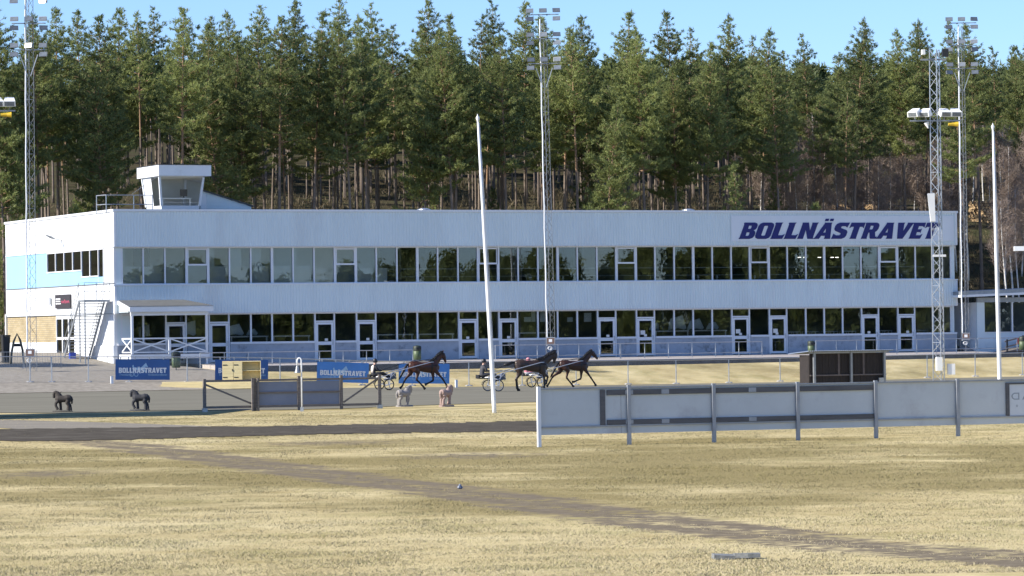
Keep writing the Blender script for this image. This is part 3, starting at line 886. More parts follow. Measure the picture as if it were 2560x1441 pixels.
part('downpipe', MB(OFF).tube([(-.06, BD - .1, 1.4), (-.06, BD - .1, zBt + .2)], .06, 8), M_white)
yD0, yD1 = sy_(186, 840)[0], yBr - .05
part('end_wall_lower', MB(OFF).box(.05, .25, .34, yD0 - .03, 2.75, zBt - .002), M_white)
part('end_wall_lower', MB(OFF).box(-.02, .25, .32, yD0 - .03, 1.2, 2.748), M_white)
for y in (1.1, 2.2, 3.3):
    part('panel_joint', MB(OFF).box(.02, .049, y, y + .05, 2.75, zBt - .01), M_white)
dm = MB(OFF)
dm.box(.02, .14, yD0, yD1, zBt - .25, zBt - .01)
nD = 3
for k in range(nD + 1):
    y = yD0 + (yD1 - yD0) * k / nD
    dm.box(.02, .14, max(yD0, y - .09), min(yD1, y + .09), 2.1, zBt - .25)
dm.box(.025, .13, yD0, yD1, 3.15, 3.32)
en = part('entrance_doors', dm, M_white)
MB(OFF).box(.07, .08, yD0 + .05, yD1 - .05, 1.56, zBt - .25).build('pane', M_glass, en)
part('end_room', MB(OFF).box(2.2, 2.3, .9, BD - .5, 1.54, 4.83), M_room)
# conduit on the end wall
part('wall_conduit', MB(OFF).tube([(-.02, 1.45, Z_ROOF - .2), (-.02, 1.5, 9.6)], .018, 6), M_steel)

# ---------------- lettering on the front
GL = {
 'B': (7.4, [[(0, 0), (5.4, 0), (6.8, .6), (7.4, 1.9), (7.4, 3.6), (6.9, 4.7), (6.0, 5.2), (6.8, 5.8), (7.2, 6.8), (7.2, 8.4), (6.6, 9.5), (5.4, 10), (.3, 10), (-.1, 9.6), (.3, 8.9), (.3, .9), (0, .6)],
            [(2.9, 1.9), (4.2, 1.9), (4.5, 2.3), (4.5, 3.6), (4.2, 4.0), (2.9, 4.0)], [(2.9, 6.2), (4.1, 6.2), (4.4, 6.6), (4.4, 7.7), (4.1, 8.1), (2.9, 8.1)]]),
 'O': (7.8, [[(1.8, 0), (6.0, 0), (7.3, .7), (7.8, 2), (7.8, 8), (7.3, 9.3), (6.0, 10), (1.8, 10), (.5, 9.3), (0, 8), (0, 2), (.5, .7)],
            [(3.2, 2.0), (4.6, 2.0), (4.9, 2.4), (4.9, 7.6), (4.6, 8), (3.2, 8), (2.9, 7.6), (2.9, 2.4)]]),
 'L': (6.4, [[(0, 0), (6.0, 0), (6.5, 3.0), (5.4, 2.3), (3.3, 2.3), (3.3, 9.3), (3.7, 10), (.2, 10), (-.2, 9.6), (.2, 8.9), (.2, .9), (0, .5)]]),
 'N': (8.2, [[(0, 0), (3.0, 0), (2.9, 5.6), (5.3, 0), (8.2, 0), (7.9, 1), (7.9, 9.2), (8.3, 10), (5.0, 10), (5.2, 9.2), (5.2, 4.9), (3.2, 10), (0, 10), (.2, 9.2), (.2, .9)]]),
 'A': (8.4, [[(-.4, 0), (2.6, 0), (2.9, .8), (3.2, 1.9), (5.2, 1.9), (5.3, .8), (5.1, 0), (8.4, 0), (8.2, .9), (6.5, 9.2), (6.6, 10), (2.8, 10), (2.9, 9.4), (.3, .9)], [(3.7, 3.9), (4.9, 3.9), (4.4, 6.6)]]),
 'S': (7.4, [[(.1, 0), (5.4, 0), (6.8, .8), (7.3, 2), (7.3, 4.2), (6.5, 5.4), (3.4, 6.6), (3.1, 7.2), (3.6, 7.8), (5.2, 7.8), (6.4, 7.0), (7.0, 10), (1.9, 10), (.6, 9.3), (0, 8), (0, 6.0), (.8, 4.9), (4.0, 3.5), (4.2, 2.9), (3.7, 2.2), (1.9, 2.2), (.4, 3.2)]]),
 'T': (7.2, [[(1.7, 0), (5.2, 0), (5.0, .9), (5.0, 7.4), (6.3, 7.4), (7.2, 6.6), (7.2, 10), (0, 10), (-.2, 6.6), (.8, 7.4), (2.0, 7.4), (2.0, .9)]]),
 'R': (7.6, [[(0, 0), (3.1, 0), (2.9, .9), (2.9, 3.8), (3.5, 3.8), (4.4, .9), (4.9, 0), (7.4, 0), (8.0, .4), (7.9, 1.5), (7.2, 1.3), (6.2, 4.2), (7.0, 5.0), (7.4, 6.2), (7.4, 8.2), (6.8, 9.4), (5.6, 10), (.2, 10), (-.1, 9.6), (.2, 8.9), (.2, .9)],
            [(2.9, 5.8), (4.2, 5.8), (4.5, 6.2), (4.5, 7.7), (4.2, 8.1), (2.9, 8.1)]]),
 'V': (7.8, [[(2.2, 0), (5.0, 0), (7.9, 9.2), (8.3, 10), (5.0, 10), (5.1, 9.2), (4.0, 4.6), (3.3, 9.2), (3.6, 10), (0, 10), (.1, 9.2)]]),
 'E': (6.6, [[(0, 0), (6.0, 0), (6.5, 3.0), (5.4, 2.2), (3.2, 2.2), (3.2, 4.1), (4.9, 4.1), (5.2, 3.6), (5.2, 6.4), (4.9, 5.9), (3.2, 5.9), (3.2, 7.8), (5.2, 7.8), (6.3, 7.0), (6.3, 10), (.2, 10), (-.1, 9.6), (.2, 8.9), (.2, .9)]]),
}
def glyph(ch, x, z, s, sx=1.0, shear=0.0):
    w, polys = GL[ch]
    return [[(x + (p[0] * sx + p[1] * shear) * s, z + p[1] * s) for p in poly] for poly in polys], w * s * sx
def text_width(txt, s, sx, gap):
    return sum(GL['A' if c == 'Ä' else c][0] * s * sx + gap for c in txt) - gap
M_sign = mat('sign_blue', (.003, .006, .14), .4, var=.05)
yS = -.062
u0, zb = front(1846, 598, yS); u1, zt = front(2352, 556, yS)
spn = MB(OFF).box(front(1828, 570, -.06)[0], BW - .25, -.068, -.0565, Z_WT + .25, Z_ROOF - .35)
sign = part('sign_panel', spn, mat('sign_sheet', (.74, .78, .83), .4, var=.03, scale=.4))
TXT = 'BOLLNÄSTRAVET'
sS = (zt - zb) / 10 * .97
shear = .42
gap = .55 * sS
tw = text_width(TXT, sS, 1.0, gap) + 10 * shear * sS
sxx = ((u1 - u0) - 10 * shear * sS - gap * 12) / (tw - 10 * shear * sS - gap * 12)
x = u0
for c in TXT:
    mb = MB(OFF)
    polys, w = glyph('A' if c == 'Ä' else c, x, zb, sS, sxx, shear)
    mb.plate(polys, -.0695, .03)
    if c == 'Ä':
        for dx in (2.5, 5.0):
            mb.plate([[(x + (dx * sxx + zz * shear) * sS + ww * sS * sxx, zb + zz * sS) for ww, zz in ((0, 10.9), (1.8, 10.9), (1.8, 12.4), (0, 12.4))]], -.0695, .03)
    mb.build('letter', M_sign, sign)
    x += w + gap

# ---------------- control tower on the roof
yC = 3.0
ua, _ = front(405, 520, yC); ub, _ = front(495, 520, yC)
ut0, zc1 = front(398, 445, yC - .25); ut1, _ = front(508, 445, yC - .25)
zr0 = front(398, 440, yC - .6)[1]; zr1 = front(398, 411, yC - .6)[1]
z0c = Z_ROOF - .3
dep = 3.0
cab_bot = [(ua, yC, z0c), (ub, yC, z0c), (ub, yC + dep, z0c), (ua, yC + dep, z0c)]
cab_top = [(ut0, yC - .3, zr0), (ut1, yC - .3, zr0), (ut1, yC + dep + .3, zr0), (ut0, yC + dep + .3, zr0)]
def lerp3(a, b, t): return tuple(a[i] * (1 - t) + b[i] * t for i in range(3))
tcab = (Z_ROOF + .35 - z0c) / (zr0 - z0c); tcw = (front(450, 443, yC - .2)[1] - z0c) / (zr0 - z0c)
mid = [lerp3(a, b, tcab) for a, b in zip(cab_bot, cab_top)]
mid2 = [lerp3(a, b, tcw) for a, b in zip(cab_bot, cab_top)]
cab = part('control_tower', MB(OFF).hexa(cab_bot, mid), M_white)
MB(OFF).hexa(mid2, cab_top).build('cab_fascia', M_white, cab)
def inset_post(i, t=.07):
    a, b = mid[i], mid2[i]
    return MB(OFF).beam(a, b, .14, .14, up=(0, 1, 0))
for i in range(4): inset_post(i).build('cab_post', M_white, cab)
def quad_between(a0, a1, b0, b1, s0, s1, th, m, nm):
    p = [lerp3(a0, a1, s0), lerp3(a0, a1, s1), lerp3(b0, b1, s1), lerp3(b0, b1, s0)]
    mb = MB(OFF); mb.add(p, [(0, 1, 2, 3)])
    return mb.build(nm, m, cab)
quad_between(mid[0], mid[1], mid2[0], mid2[1], .03, .97, .02, M_glass, 'cab_pane')
quad_between(mid[1], mid[2], mid2[1], mid2[2], .03, .97, .02, M_glass, 'cab_pane')
quad_between(mid[0], mid[3], mid2[0], mid2[3], .03, .5, .02, M_glass, 'cab_pane')
quad_between(mid[0], mid[3], mid2[0], mid2[3], .5, .97, .02, M_white, 'cab_side_panel')
quad_between(mid[3], mid[2], mid2[3], mid2[2], .03, .97, .02, M_pale, 'cab_back_panel')
MB(OFF).box(ua + .15, ub - .25, yC + .5, yC + 1.1, Z_ROOF + .82, Z_ROOF + .88).box(ua + .2, ua + .26, yC + .5, yC + .56, Z_ROOF - .2, Z_ROOF + .82).box(ub - .4, ub - .34, yC + .5, yC + .56, Z_ROOF - .2, Z_ROOF + .82).build('cab_desk', M_wtable, cab)
MB(OFF).box(ub - .95, ub - .45, yC + .8, yC + .84, Z_ROOF + 1.0, Z_ROOF + 1.45).box(ub - .75, ub - .65, yC + .8, yC + .84, Z_ROOF + .88, Z_ROOF + 1.0).build('cab_screen', M_black, cab)
r0, _ = front(397, 425, yC - .62); r1, _ = front(528, 425, yC - .62)
rf = MB(OFF).box(r0, r1, yC - .62, yC + dep + 1.0, zr0 + .003, zr1 - .04).build('cab_roof', M_white, cab)
part('cab_roof_felt', MB(OFF).box(r0 - .03, r1 + .03, yC - .65, yC + dep + 1.03, zr1 - .038, zr1), mat('roof_felt', (.05, .05, .055), .9), GR)
# lean-to behind the cab
yH = 4.3
h0, hz0 = front(500, 476, yH); h1, hz1 = front(628, 517, yH)
hs = MB(OFF)
hs.hexa([(h0, yH, z0c), (h1, yH, z0c), (h1, yH + 4, z0c), (h0, yH + 4, z0c)], [(h0, yH, hz0), (h1, yH, hz1), (h1, yH + 4, hz1), (h0, yH + 4, hz0)])
lean = part('roof_leanto', hs, M_clad)
for k in range(7):
    z = Z_ROOF + .02 + k * .19
    x1_ = h0 + (h1 - h0) * min(1, max(.02, (hz0 - z - .05) / (hz0 - hz1)))
    MB(OFF).box(h0 + .45, x1_, yH - .02, yH - .002, z, z + .16).build('weatherboard', M_clad, lean)
MB(OFF).hexa([(h0 - .1, yH - .15, hz0 + .02), (h1 + .15, yH - .15, hz1 - .02), (h1 + .15, yH + 4.1, hz1 - .02), (h0 - .1, yH + 4.1, hz0 + .02)],
             [(h0 - .1, yH - .15, hz0 + .1), (h1 + .15, yH - .15, hz1 + .06), (h1 + .15, yH + 4.1, hz1 + .06), (h0 - .1, yH + 4.1, hz0 + .1)]).build('leanto_roof', M_roofing, lean)
MB(OFF).box(h0 + .02, h0 + .42, yH - .06, yH - .003, z0c, hz0 - .25).build('leanto_door', M_white, lean)
# roof railing left of the cab
yR = 1.2
rr = MB(OFF)
g0, gz = front(255, 488, yR); g1, _ = front(381, 488, yR); g2, _ = front(334, 488, yR); g3, _ = front(265, 488, yR)
zb_ = Z_ROOF - .2
for zz in (gz, Z_ROOF + .35):
    rr.tube([(g0, yR + 1.2, zz), (g3, yR, zz), (g1, yR, zz)], .03, 6)
for g, yy in ((g0, yR + 1.2), (g3, yR), (g2, yR), (g1, yR)):
    rr.tube([(g, yy, zb_), (g, yy, gz)], .03, 6)
part('roof_railing', rr, M_galv)
part('guy_wire', MB(OFF).tube([(ut0, yC, zr0), (g2, yR + .3, gz + .1)], .012, 5), M_steel)
# vents on the roof
for px in (1060, 1720):
    u, _ = front(px, 520, 5.0)
    part('roof_vent', MB(OFF).lathe([(.42, 0), (.42, .35), (.5, .36), (.46, .52), (.2, .6)], (u, 5.0, Z_ROOF - .3), 14), M_galv)

# ================================================================== wall lamp, wall sign, small cabinets (hang on the end wall)
def on_side(px, py, u=0.0):
    y, z = side(px, py, u); return y, z
y, z = on_side(154, 605, -.02)
L = empty('wall_lamp', W(-.02, y, z), ANG, 'dark wall lamp on a bent arm high on the sunlit end wall', 'lamp')
y2, z2 = on_side(115, 588, -1.2)
dz = z2 - z; dy = y2 - y
MB().tube([(0, 0, -.15), (0, 0, .1), (-.55, dy * .45, dz * .45)], .03, 7).build('arm', M_steel, L)
MB().loft([((-.5, dy * .40, dz * .42), .05, .04), ((-.8, dy * .68, dz * .66), .10, .07), ((-1.2, dy, dz), .04, .03)], 8, lat=(1, 0, 0)).build('lamp_head', M_steel, L)
y, z = on_side(158, 754, -.03)
S = empty('wall_sign', W(-.03, y, z - .5), ANG, 'dark grey sign with white and pink lettering on the end wall', 'sign')
ya, za = on_side(139.5, 772, -.03); yb, zb2 = on_side(176.5, 736, -.03)
M_sgn = mat('sign_charcoal', (.045, .04, .045), .5, var=.1)
MB().box(-.05, .02, yb - y, ya - y, za - z + .5, zb2 - z + .5).build('board', M_sgn, S)
M_pink = mat('sign_pink', (.75, .12, .22), .5)
hh = zb2 - za; ww_ = ya - yb
def side_bar(mb, s0, s1, t0, t1):       # s: 0 at the image left (far) .. 1 right ; t: 0 bottom .. 1 top
    mb.box(-.058, -.051, ya - y - s1 * ww_, ya - y - s0 * ww_, za - z + .5 + t0 * hh, za - z + .5 + t1 * hh)
mb = MB()
for k, (s0, s1) in enumerate(((.06, .12), (.14, .20), (.22, .28), (.30, .36))):
    side_bar(mb, s0, s1, .62, .74); side_bar(mb, s0, s1, .48, .56)
for s0, s1 in ((.06, .17), (.19, .27), (.29, .38)): side_bar(mb, s0, s1, .30, .40)
mb.build('white_lettering', M_white, S)
mb = MB()
prev = None
for k in range(13):
    s = .42 + .045 * k; tt = .42 + (.16 if k % 2 else -.06) * (1.4 if k in (5, 6) else .8)
    p = (-.056, ya - y - s * ww_, za - z + .5 + tt * hh)
    if prev: mb.beam(prev, p, .03, .012, up=(1, 0, 0))
    prev = p
mb.build('pink_lettering', M_pink, S)
for px, w, h, lab in ((126, .16, .45, 'small grey wall box with pale cover left of the dark wall sign'), ):
    y, z = on_side(px, 754, -.02)
    o = empty('wall_box', W(-.02, y, z), ANG, lab, 'box')
    MB().box(-.1, .02, -w, w, -h / 2, h / 2).build('case', M_galv, o)
    MB().box(-.115, -.101, -w * .8, w * .8, -h * .4, h * .4).build('cover', M_white, o)

# ================================================================== steel stair against the end wall
LZ = on_side(222, 750, -1.75)[1]
st_y0, st_y1, st_y2 = .55, 1.75, 5.1
X0, X1 = -1.85, -.15
gz0 = H(-1.8, 5.0)
ST = empty('outdoor_stair', W(-1.0, 2.8, gz0), ANG, 'grey steel outdoor stair with landing on the sunlit end wall', 'stair')
so = (1.0, -2.8, -gz0)
def sp_(nm, mb, m=M_steel): return mb.build(nm, m, ST)
sp_('landing', MB(so).box(X0, X1, st_y0, st_y1, LZ - .12, LZ))
nT = 17
for k in range(nT):
    f_ = (k + .5) / nT
    yy = st_y1 + (st_y2 - st_y1) * f_; zz = LZ + (gz0 + .1 - LZ) * (k + 1) / (nT + 1)
    sp_('tread', MB(so).box(X0 + .06, X1 - .06, yy - .13, yy + .13, zz - .045, zz))
for X in (X0, X1):
    sp_('stringer', MB(so).beam((X, st_y1, LZ - .1), (X, st_y2 + .15, gz0), .05, .22))
for (X, yy) in ((X0 + .03, st_y0 + .03), (X0 + .03, st_y1 - .03)):
    zz = H(X, yy)
    sp_('post', MB(so).tube([(X, yy, zz - .1), (X, yy, LZ - .12)], .05, 8))
    sp_('post_foot', MB(so).box(X - .16, X + .16, yy - .16, yy + .16, zz - .05, zz + .04), M_steel)
for hgt in (.55, 1.1):
    sp_('handrail', MB(so).tube([(X1, st_y0, LZ + hgt), (X0, st_y0, LZ + hgt), (X0, st_y1, LZ + hgt), (X0, st_y2, gz0 + hgt + .1)], .022, 6))
    sp_('handrail', MB(so).tube([(X1, st_y1, LZ + hgt), (X1, st_y2, gz0 + hgt + .1)], .022, 6))
for X, yy, zz in ((X0, st_y0, LZ), (X0, st_y1, LZ), (X1, st_y0, LZ), (X0 + .8, st_y0, LZ), (X0, (st_y1 + st_y2) / 2, (LZ + gz0) / 2), (X1, (st_y1 + st_y2) / 2, (LZ + gz0) / 2), (X0, st_y2, gz0)):
    sp_('baluster', MB(so).tube([(X, yy, zz - .05), (X, yy, zz + 1.1)], .022, 6))
# ================================================================== timber porch in front of the left bays
PF = -2.15
pu0 = front(331, 830, PF)[0]; pu1 = front(517, 830, PF)[0]
zfa = front(430, 780, PF)[1]; zfb = front(430, 767, PF)[1]; ztop = front(430, 752, .05)[1]
zdk = front(430, 885, PF)[1]; zrl = front(430, 844, PF)[1]
gzp = H((pu0 + pu1) / 2, PF)
PO = empty('timber_porch', W((pu0 + pu1) / 2, PF / 2, gzp), ANG, 'white timber porch with crossed railings and grey corrugated roof', 'porch')
po = (-(pu0 + pu1) / 2, -PF / 2, -gzp)
def pp(nm, mb, m=M_white): return mb.build(nm, m, PO)
for X in (pu0, pu1):
    pp('post', MB(po).box(X - .07, X + .07, PF - .02, PF + .12, H(X, PF) - .05, zfa))
pp('post', MB(po).box((pu0 + pu1) / 2 - .07, (pu0 + pu1) / 2 + .07, PF - .02, PF + .1, zdk, zrl))
pp('beam', MB(po).box(pu0 - .1, pu1 + .1, PF - .05, PF + .12, zfa - .22, zfa))
pp('fascia', MB(po).box(pu0 - .25, pu1 + .35, PF - .32, PF - .27, zfa + .01, zfb))
pp('fascia', MB(po).beam((pu0 - .25, PF - .3, (zfa + zfb) / 2), (pu0 - .25, .05, ztop - .1), .05, .26))
# corrugated roof sheet
n = 60; vsr = []; 
rx0, rx1 = pu0 - .32, pu1 + .4
for k in range(n * 2 + 1):
    xx = rx0 + (rx1 - rx0) * k / (2 * n); dz = .05 if k % 2 else 0
    tt = min(1, max(0, (rx1 - xx) / 1.3))           # hip at the right end
    vsr += [(xx, PF - .36, zfb + .02 + dz), (xx, PF - .36 + (2.2) * tt, zfb + .02 + dz + (ztop - zfb) * tt)]
mbr = MB(po); mbr.add(vsr, [(2 * i, 2 * i + 2, 2 * i + 3, 2 * i + 1) for i in range(2 * n)])
pp('roof_sheet', mbr, M_roofing)
gable = MB(po); gable.add([(pu0 - .2, PF + .1, zfa), (pu0 - .2, .0, zfa), (pu0 - .2, .0, ztop - .15)], [(0, 1, 2)])
pp('gable_board', gable, M_clad)
pp('deck', MB(po).box(pu0 - .1, pu1 + .1, PF - .05, .25, zdk - .1, zdk), M_wood)
pp('deck_fascia', MB(po).box(pu0 - .15, pu1 + .15, PF - .1, PF - .055, zdk - .3, zdk - .02))
pp('deck_fascia', MB(po).box(pu0 - .15, pu0 - .11, PF - .05, .2, zdk - .3, zdk - .02))
def xrail(p0, p1):
    a, b = Vector(p0), Vector(p1)
    up = Vector((0, 0, 1))
    hgt = zrl - zdk - .05
    pp('top_rail', MB(po).beam(a + up * hgt, b + up * hgt, .07, .09))
    pp('bottom_rail', MB(po).beam(a + up * .12, b + up * .12, .05, .07))
    pp('cross_brace', MB(po).beam(a + up * .16, b + up * (hgt - .05), .045, .08))
    pp('cross_brace', MB(po).beam(a + up * (hgt - .05), b + up * .16, .04, .08))
mx_ = (pu0 + pu1) / 2
xrail((pu0 + .08, PF, zdk), (mx_ - .08, PF, zdk)); xrail((mx_ + .08, PF, zdk), (pu1 - .08, PF, zdk))
xrail((pu0, PF + .15, zdk), (pu0, 0, zdk))

# ================================================================== forest
def foliage_mat(name, c0, c1, trans=.25):
    m = bpy.data.materials.new(name); m.use_nodes = True
    nt = m.node_tree; N = nt.nodes; L = nt.links; N.clear()
    out = N.new('ShaderNodeOutputMaterial'); mx = N.new('ShaderNodeMixShader'); mx.inputs[0].default_value = trans
    df = N.new('ShaderNodeBsdfPrincipled'); df.inputs['Roughness'].default_value = .55; df.inputs['Specular IOR Level'].default_value = .3
    tr = N.new('ShaderNodeBsdfTranslucent')
    a = attr_node(nt, 'tone'); oi = N.new('ShaderNodeObjectInfo')
    ad = N.new('ShaderNodeMath'); ad.operation = 'MULTIPLY_ADD'; ad.inputs[1].default_value = .55; ad.inputs[2].default_value = -.22
    L.new(oi.outputs['Random'], ad.inputs[0])
    s = N.new('ShaderNodeMath'); s.operation = 'ADD'; L.new(a.outputs['Fac'], s.inputs[0]); L.new(ad.outputs[0], s.inputs[1])
    r = N.new('ShaderNodeValToRGB')
    r.color_ramp.elements[0].position = .1; r.color_ramp.elements[0].color = (*c0, 1)
    r.color_ramp.elements[1].position = .95; r.color_ramp.elements[1].color = (*c1, 1)
    L.new(s.outputs[0], r.inputs[0])
    L.new(r.outputs[0], df.inputs['Base Color']); L.new(r.outputs[0], tr.inputs[0])
    L.new(df.outputs[0], mx.inputs[1]); L.new(tr.outputs[0], mx.inputs[2]); L.new(mx.outputs[0], out.inputs[0])
    return m
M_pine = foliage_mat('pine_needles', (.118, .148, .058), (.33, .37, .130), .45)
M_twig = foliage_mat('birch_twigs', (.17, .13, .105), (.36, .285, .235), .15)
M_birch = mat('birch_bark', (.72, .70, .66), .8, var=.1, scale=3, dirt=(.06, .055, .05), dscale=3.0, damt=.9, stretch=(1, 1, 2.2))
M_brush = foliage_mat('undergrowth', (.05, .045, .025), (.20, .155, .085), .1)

def tri_mesh(name, V, tone, m):
    n = len(V)
    q = bpy.data.meshes.new(name)
    q.vertices.add(n * 3); q.vertices.foreach_set('co', V.reshape(-1).astype(np.float32))
    q.loops.add(n * 3); q.loops.foreach_set('vertex_index', np.arange(n * 3, dtype=np.int32))
    q.polygons.add(n); q.polygons.foreach_set('loop_start', np.arange(0, n * 3, 3, dtype=np.int32))
    q.update(calc_edges=True)
    at_ = q.attributes.new('tone', 'FLOAT', 'POINT')
    at_.data.foreach_set('value', np.repeat(tone, 3).astype(np.float32))
    q.materials.append(m)
    return q
def unit(a): return a / np.maximum(np.linalg.norm(a, axis=-1, keepdims=True), 1e-9)
def needle_tris(cen, dirs, r, per, ln, wd):
    n = len(cen)
    C = np.repeat(cen, per, 0); D = np.repeat(dirs, per, 0)
    d = unit(D * .9 + r.normal(0, .75, (n * per, 3)) + np.array([0, 0, .25]))
    s = unit(np.cross(d, r.normal(0, 1, (n * per, 3))))
    l = ln * r.uniform(.6, 1.25, n * per)[:, None]; w = wd * r.uniform(.7, 1.3, n * per)[:, None]
    b = C + r.normal(0, ln * .18, (n * per, 3))
    return np.stack([b - s * w, b + s * w, b + d * l], 1)

def pine_proto(seed, hgt, crown_from, width, sparse=1.0):
    """returns meshes (trunk, crown, dead branches) for a tree of height hgt standing at the origin"""
    r = np.random.default_rng(seed)
    bend = r.normal(0, .012, 2)
    def axis(z): return np.array([bend[0] * z * z / hgt * 2, bend[1] * z * z / hgt * 2, z])
    tr = MB(); R0 = .0062 * hgt + .02
    zs = np.linspace(-.4, hgt * .985, 14)
    tr.tube([tuple(axis(z)) for z in zs], [max(.02, R0 * (1 - max(0, z) / hgt) ** .8 + (.05 if z < .4 else 0)) for z in zs], 8)
    cb = hgt * crown_from
    cen = []; dirs = []
    limbs = MB(); dead = MB()
    z = cb
    while z < hgt - .2:
        f = (z - cb) / (hgt - cb)
        prof = (np.sin(np.pi * min(1, (f * .78 + .22))) ** .75) if f > .0 else .6
        L = width * .5 * np.interp(f, [0, .2, .5, .75, .9, 1], [.85, 1.0, .74, .40, .15, .04])
        nb = r.integers(4, 7)
        keepp = np.interp(f, [0, .25, .5, 1], [.45, .75, .95, 1.0])
        ph = r.uniform(0, 2 * np.pi)
        for k in range(nb):
            if r.random() > sparse * keepp: continue
            a = ph + 2 * np.pi * k / nb + r.normal(0, .25)
            ll = L * r.uniform(.45, 1.22)
            rise = (.05 + 1.05 * f * f) * r.uniform(.6, 1.4) - .10 * (1 - f)
            base = axis(z + r.normal(0, .12))
            hd = np.array([np.cos(a), np.sin(a), 0])
            n = max(2, int(ll / .26))
            t = np.linspace(.25 if ll > .8 else .1, 1, n)
            P = base + hd * (ll * t)[:, None]; P[:, 2] += ll * (rise * t * .55 + .28 * t * t)
            side_ = np.array([-hd[1], hd[0], 0])
            for p, tt in zip(P, t):
                m_ = 1 + int(3.6 * (1 - abs(tt - .68)) * ll ** .6)
                q = p + r.normal(0, 1, (m_, 3)) * np.array([.10, .10, .07]) + side_ * r.normal(0, .34 * (1.2 - tt) * ll ** .7, (m_, 1))
                cen.append(q); dirs.append(np.tile(unit(hd * .7 + np.array([0, 0, .55])), (m_, 1)))
            if ll > .5:
                e = P[-1]
                limbs.tube([tuple(base), tuple(P[len(P) // 2]), tuple(e)], [.012 * ll + .012, .01 * ll + .006, .006], 4, caps=False)
        z += r.uniform(.34, .52) * (1.1 - .35 * f)
    tip = axis(hgt)
    cen.append(tip + r.normal(0, .08, (6, 3)) - np.array([0, 0, 1]) * r.uniform(0, .5, (6, 1))); dirs.append(np.tile([0, 0, 1.0], (6, 1)))
    cen = np.concatenate(cen); dirs = np.concatenate(dirs)
    V = needle_tris(cen, dirs, r, 9, .25, .032)
    tone = np.repeat(np.clip(r.normal(.48, .17, len(cen)), 0, 1), 9)
    crown = tri_mesh('crown', V, tone, M_pine)
    # bare dead branches under the crown
    zz = hgt * .28
    while zz < cb + 1.5:
        a = r.uniform(0, 2 * np.pi); ll = r.uniform(.5, 1.9)
        b = axis(zz); hd = np.array([np.cos(a), np.sin(a), 0])
        dead.tube([tuple(b), tuple(b + hd * ll * .55 + [0, 0, r.uniform(-.1, .25)]), tuple(b + hd * ll + [0, 0, r.uniform(-.25, .45)])], [.022, .016, .006], 4, caps=False)
        zz += r.uniform(.35, .9)
    dead.v += []
    tm = tr.mesh('trunk', M_bark, smooth=True)
    # the upper stem of these pines is orange
    tm.materials.append(M_barkup)
    for p in tm.polygons:
        if p.center[2] > hgt * .52: p.material_index = 1
    return tm, crown, limbs.mesh('limbs', M_barkup), dead.mesh('dead_branches', M_dead)

protos = []
rp_ = random.Random(21)
for i in range(10):
    hg = [21.5, 20, 23, 19, 22, 18, 20.5, 24, 17, 21][i]
    protos.append((hg,) + pine_proto(100 + i, hg, [.48, .54, .50, .44, .60, .42, .62, .54, .40, .60][i], [5.2, 4.5, 5.7, 4.9, 4.1, 4.7, 3.7, 5.3, 4.4, 3.9][i], [.95, .9, 1, 1, .9, 1, .85, .95, 1, .85][i]))
low_protos = []
for i in range(3):
    hg = [9, 12, 7.5][i]
    low_protos.append((hg,) + pine_proto(160 + i, hg, .12, [3.4, 3.8, 3.0][i], 1.0))
def plant_pine(pr, u, y, s, rz, label, group):
    hg, tm, cm, lm, dm = pr
    z = H(u, y)
    e = empty('pine_tree', W(u, y, z), rz, label, 'tree', group)
    e.scale = (s * rp_.uniform(.92, 1.1), s * rp_.uniform(.92, 1.1), s)
    for nm, q in (('trunk', tm), ('crown', cm), ('limbs', lm), ('dead_branches', dm)):
        if len(q.polygons) < 140 and nm == 'dead_branches': continue
        link(nm, q, e)
    return e

# front row, following the skyline of the photograph: (pixel x of the tip, pixel y of the tip, metres behind the facade)
sky_pts = [(-60, 60, 40), (20, 10, 44), (95, 45, 41), (140, 22, 52), (200, 24, 60), (262, 38, 43), (288, 18, 66), (350, 32, 58), (386, 25, 68), (448, 18, 42), (512, 60, 47), (545, 40, 62), (596, 30, 56),
           (632, 14, 66), (690, 42, 43), (722, 2, 60), (775, 34, 44), (828, 0, 64), (875, 60, 42), (920, 45, 50), (940, 10, 66), (985, 66, 56), (1060, 0, 60), (1095, 42, 52), (1130, 78, 42), (1192, 40, 62),
           (1240, 2, 66), (1262, 95, 42), (1306, 4, 60), (1372, 40, 64), (1402, 72, 47), (1468, 40, 56), (1548, 36, 50), (1608, 70, 42), (1688, 30, 52), (1718, 75, 62), (1812, 44, 54), (1760, 110, 44), (1896, 78, 48),
           (1870, 95, 62), (1975, 130, 58), (2025, 92, 64), (2125, 50, 52), (2180, 80, 62), (2258, 75, 56), (2325, 55, 60), (2300, 60, 70), (2395, 60, 64), (2445, 65, 54), (2490, 120, 62), (2545, 115, 66), (2600, 90, 56),
           (2660, 70, 60), (-120, 30, 52), (-180, 40, 46), (2720, 90, 52)]
_r = random.Random(8)
for k in range(24):                       # further tips between the traced ones
    x_ = 30 + k * 108 + _r.uniform(-40, 40)
    sky_pts.append((x_, float(np.interp(x_, [0, 1300, 1900, 2560], [55, 70, 120, 125])) + _r.uniform(0, 45), _r.choice([44, 50, 58, 66, 72, 80])))
sky_pts.sort()
taken = []
rows = []
for k, (px, py, yy) in enumerate(sky_pts):
    # find the ground point under the tip and give the tree the height the skyline asks for
    v = ray(px, py); o = toloc((0, 0)); e = toloc(C0 + v[:2]); t_ = (yy - o[1]) / e[1]
    u = o[0] + e[0] * t_; ztip = HC + v[2] * t_
    need = ztip - H(u, yy)
    rows.append((u, yy, need, px))
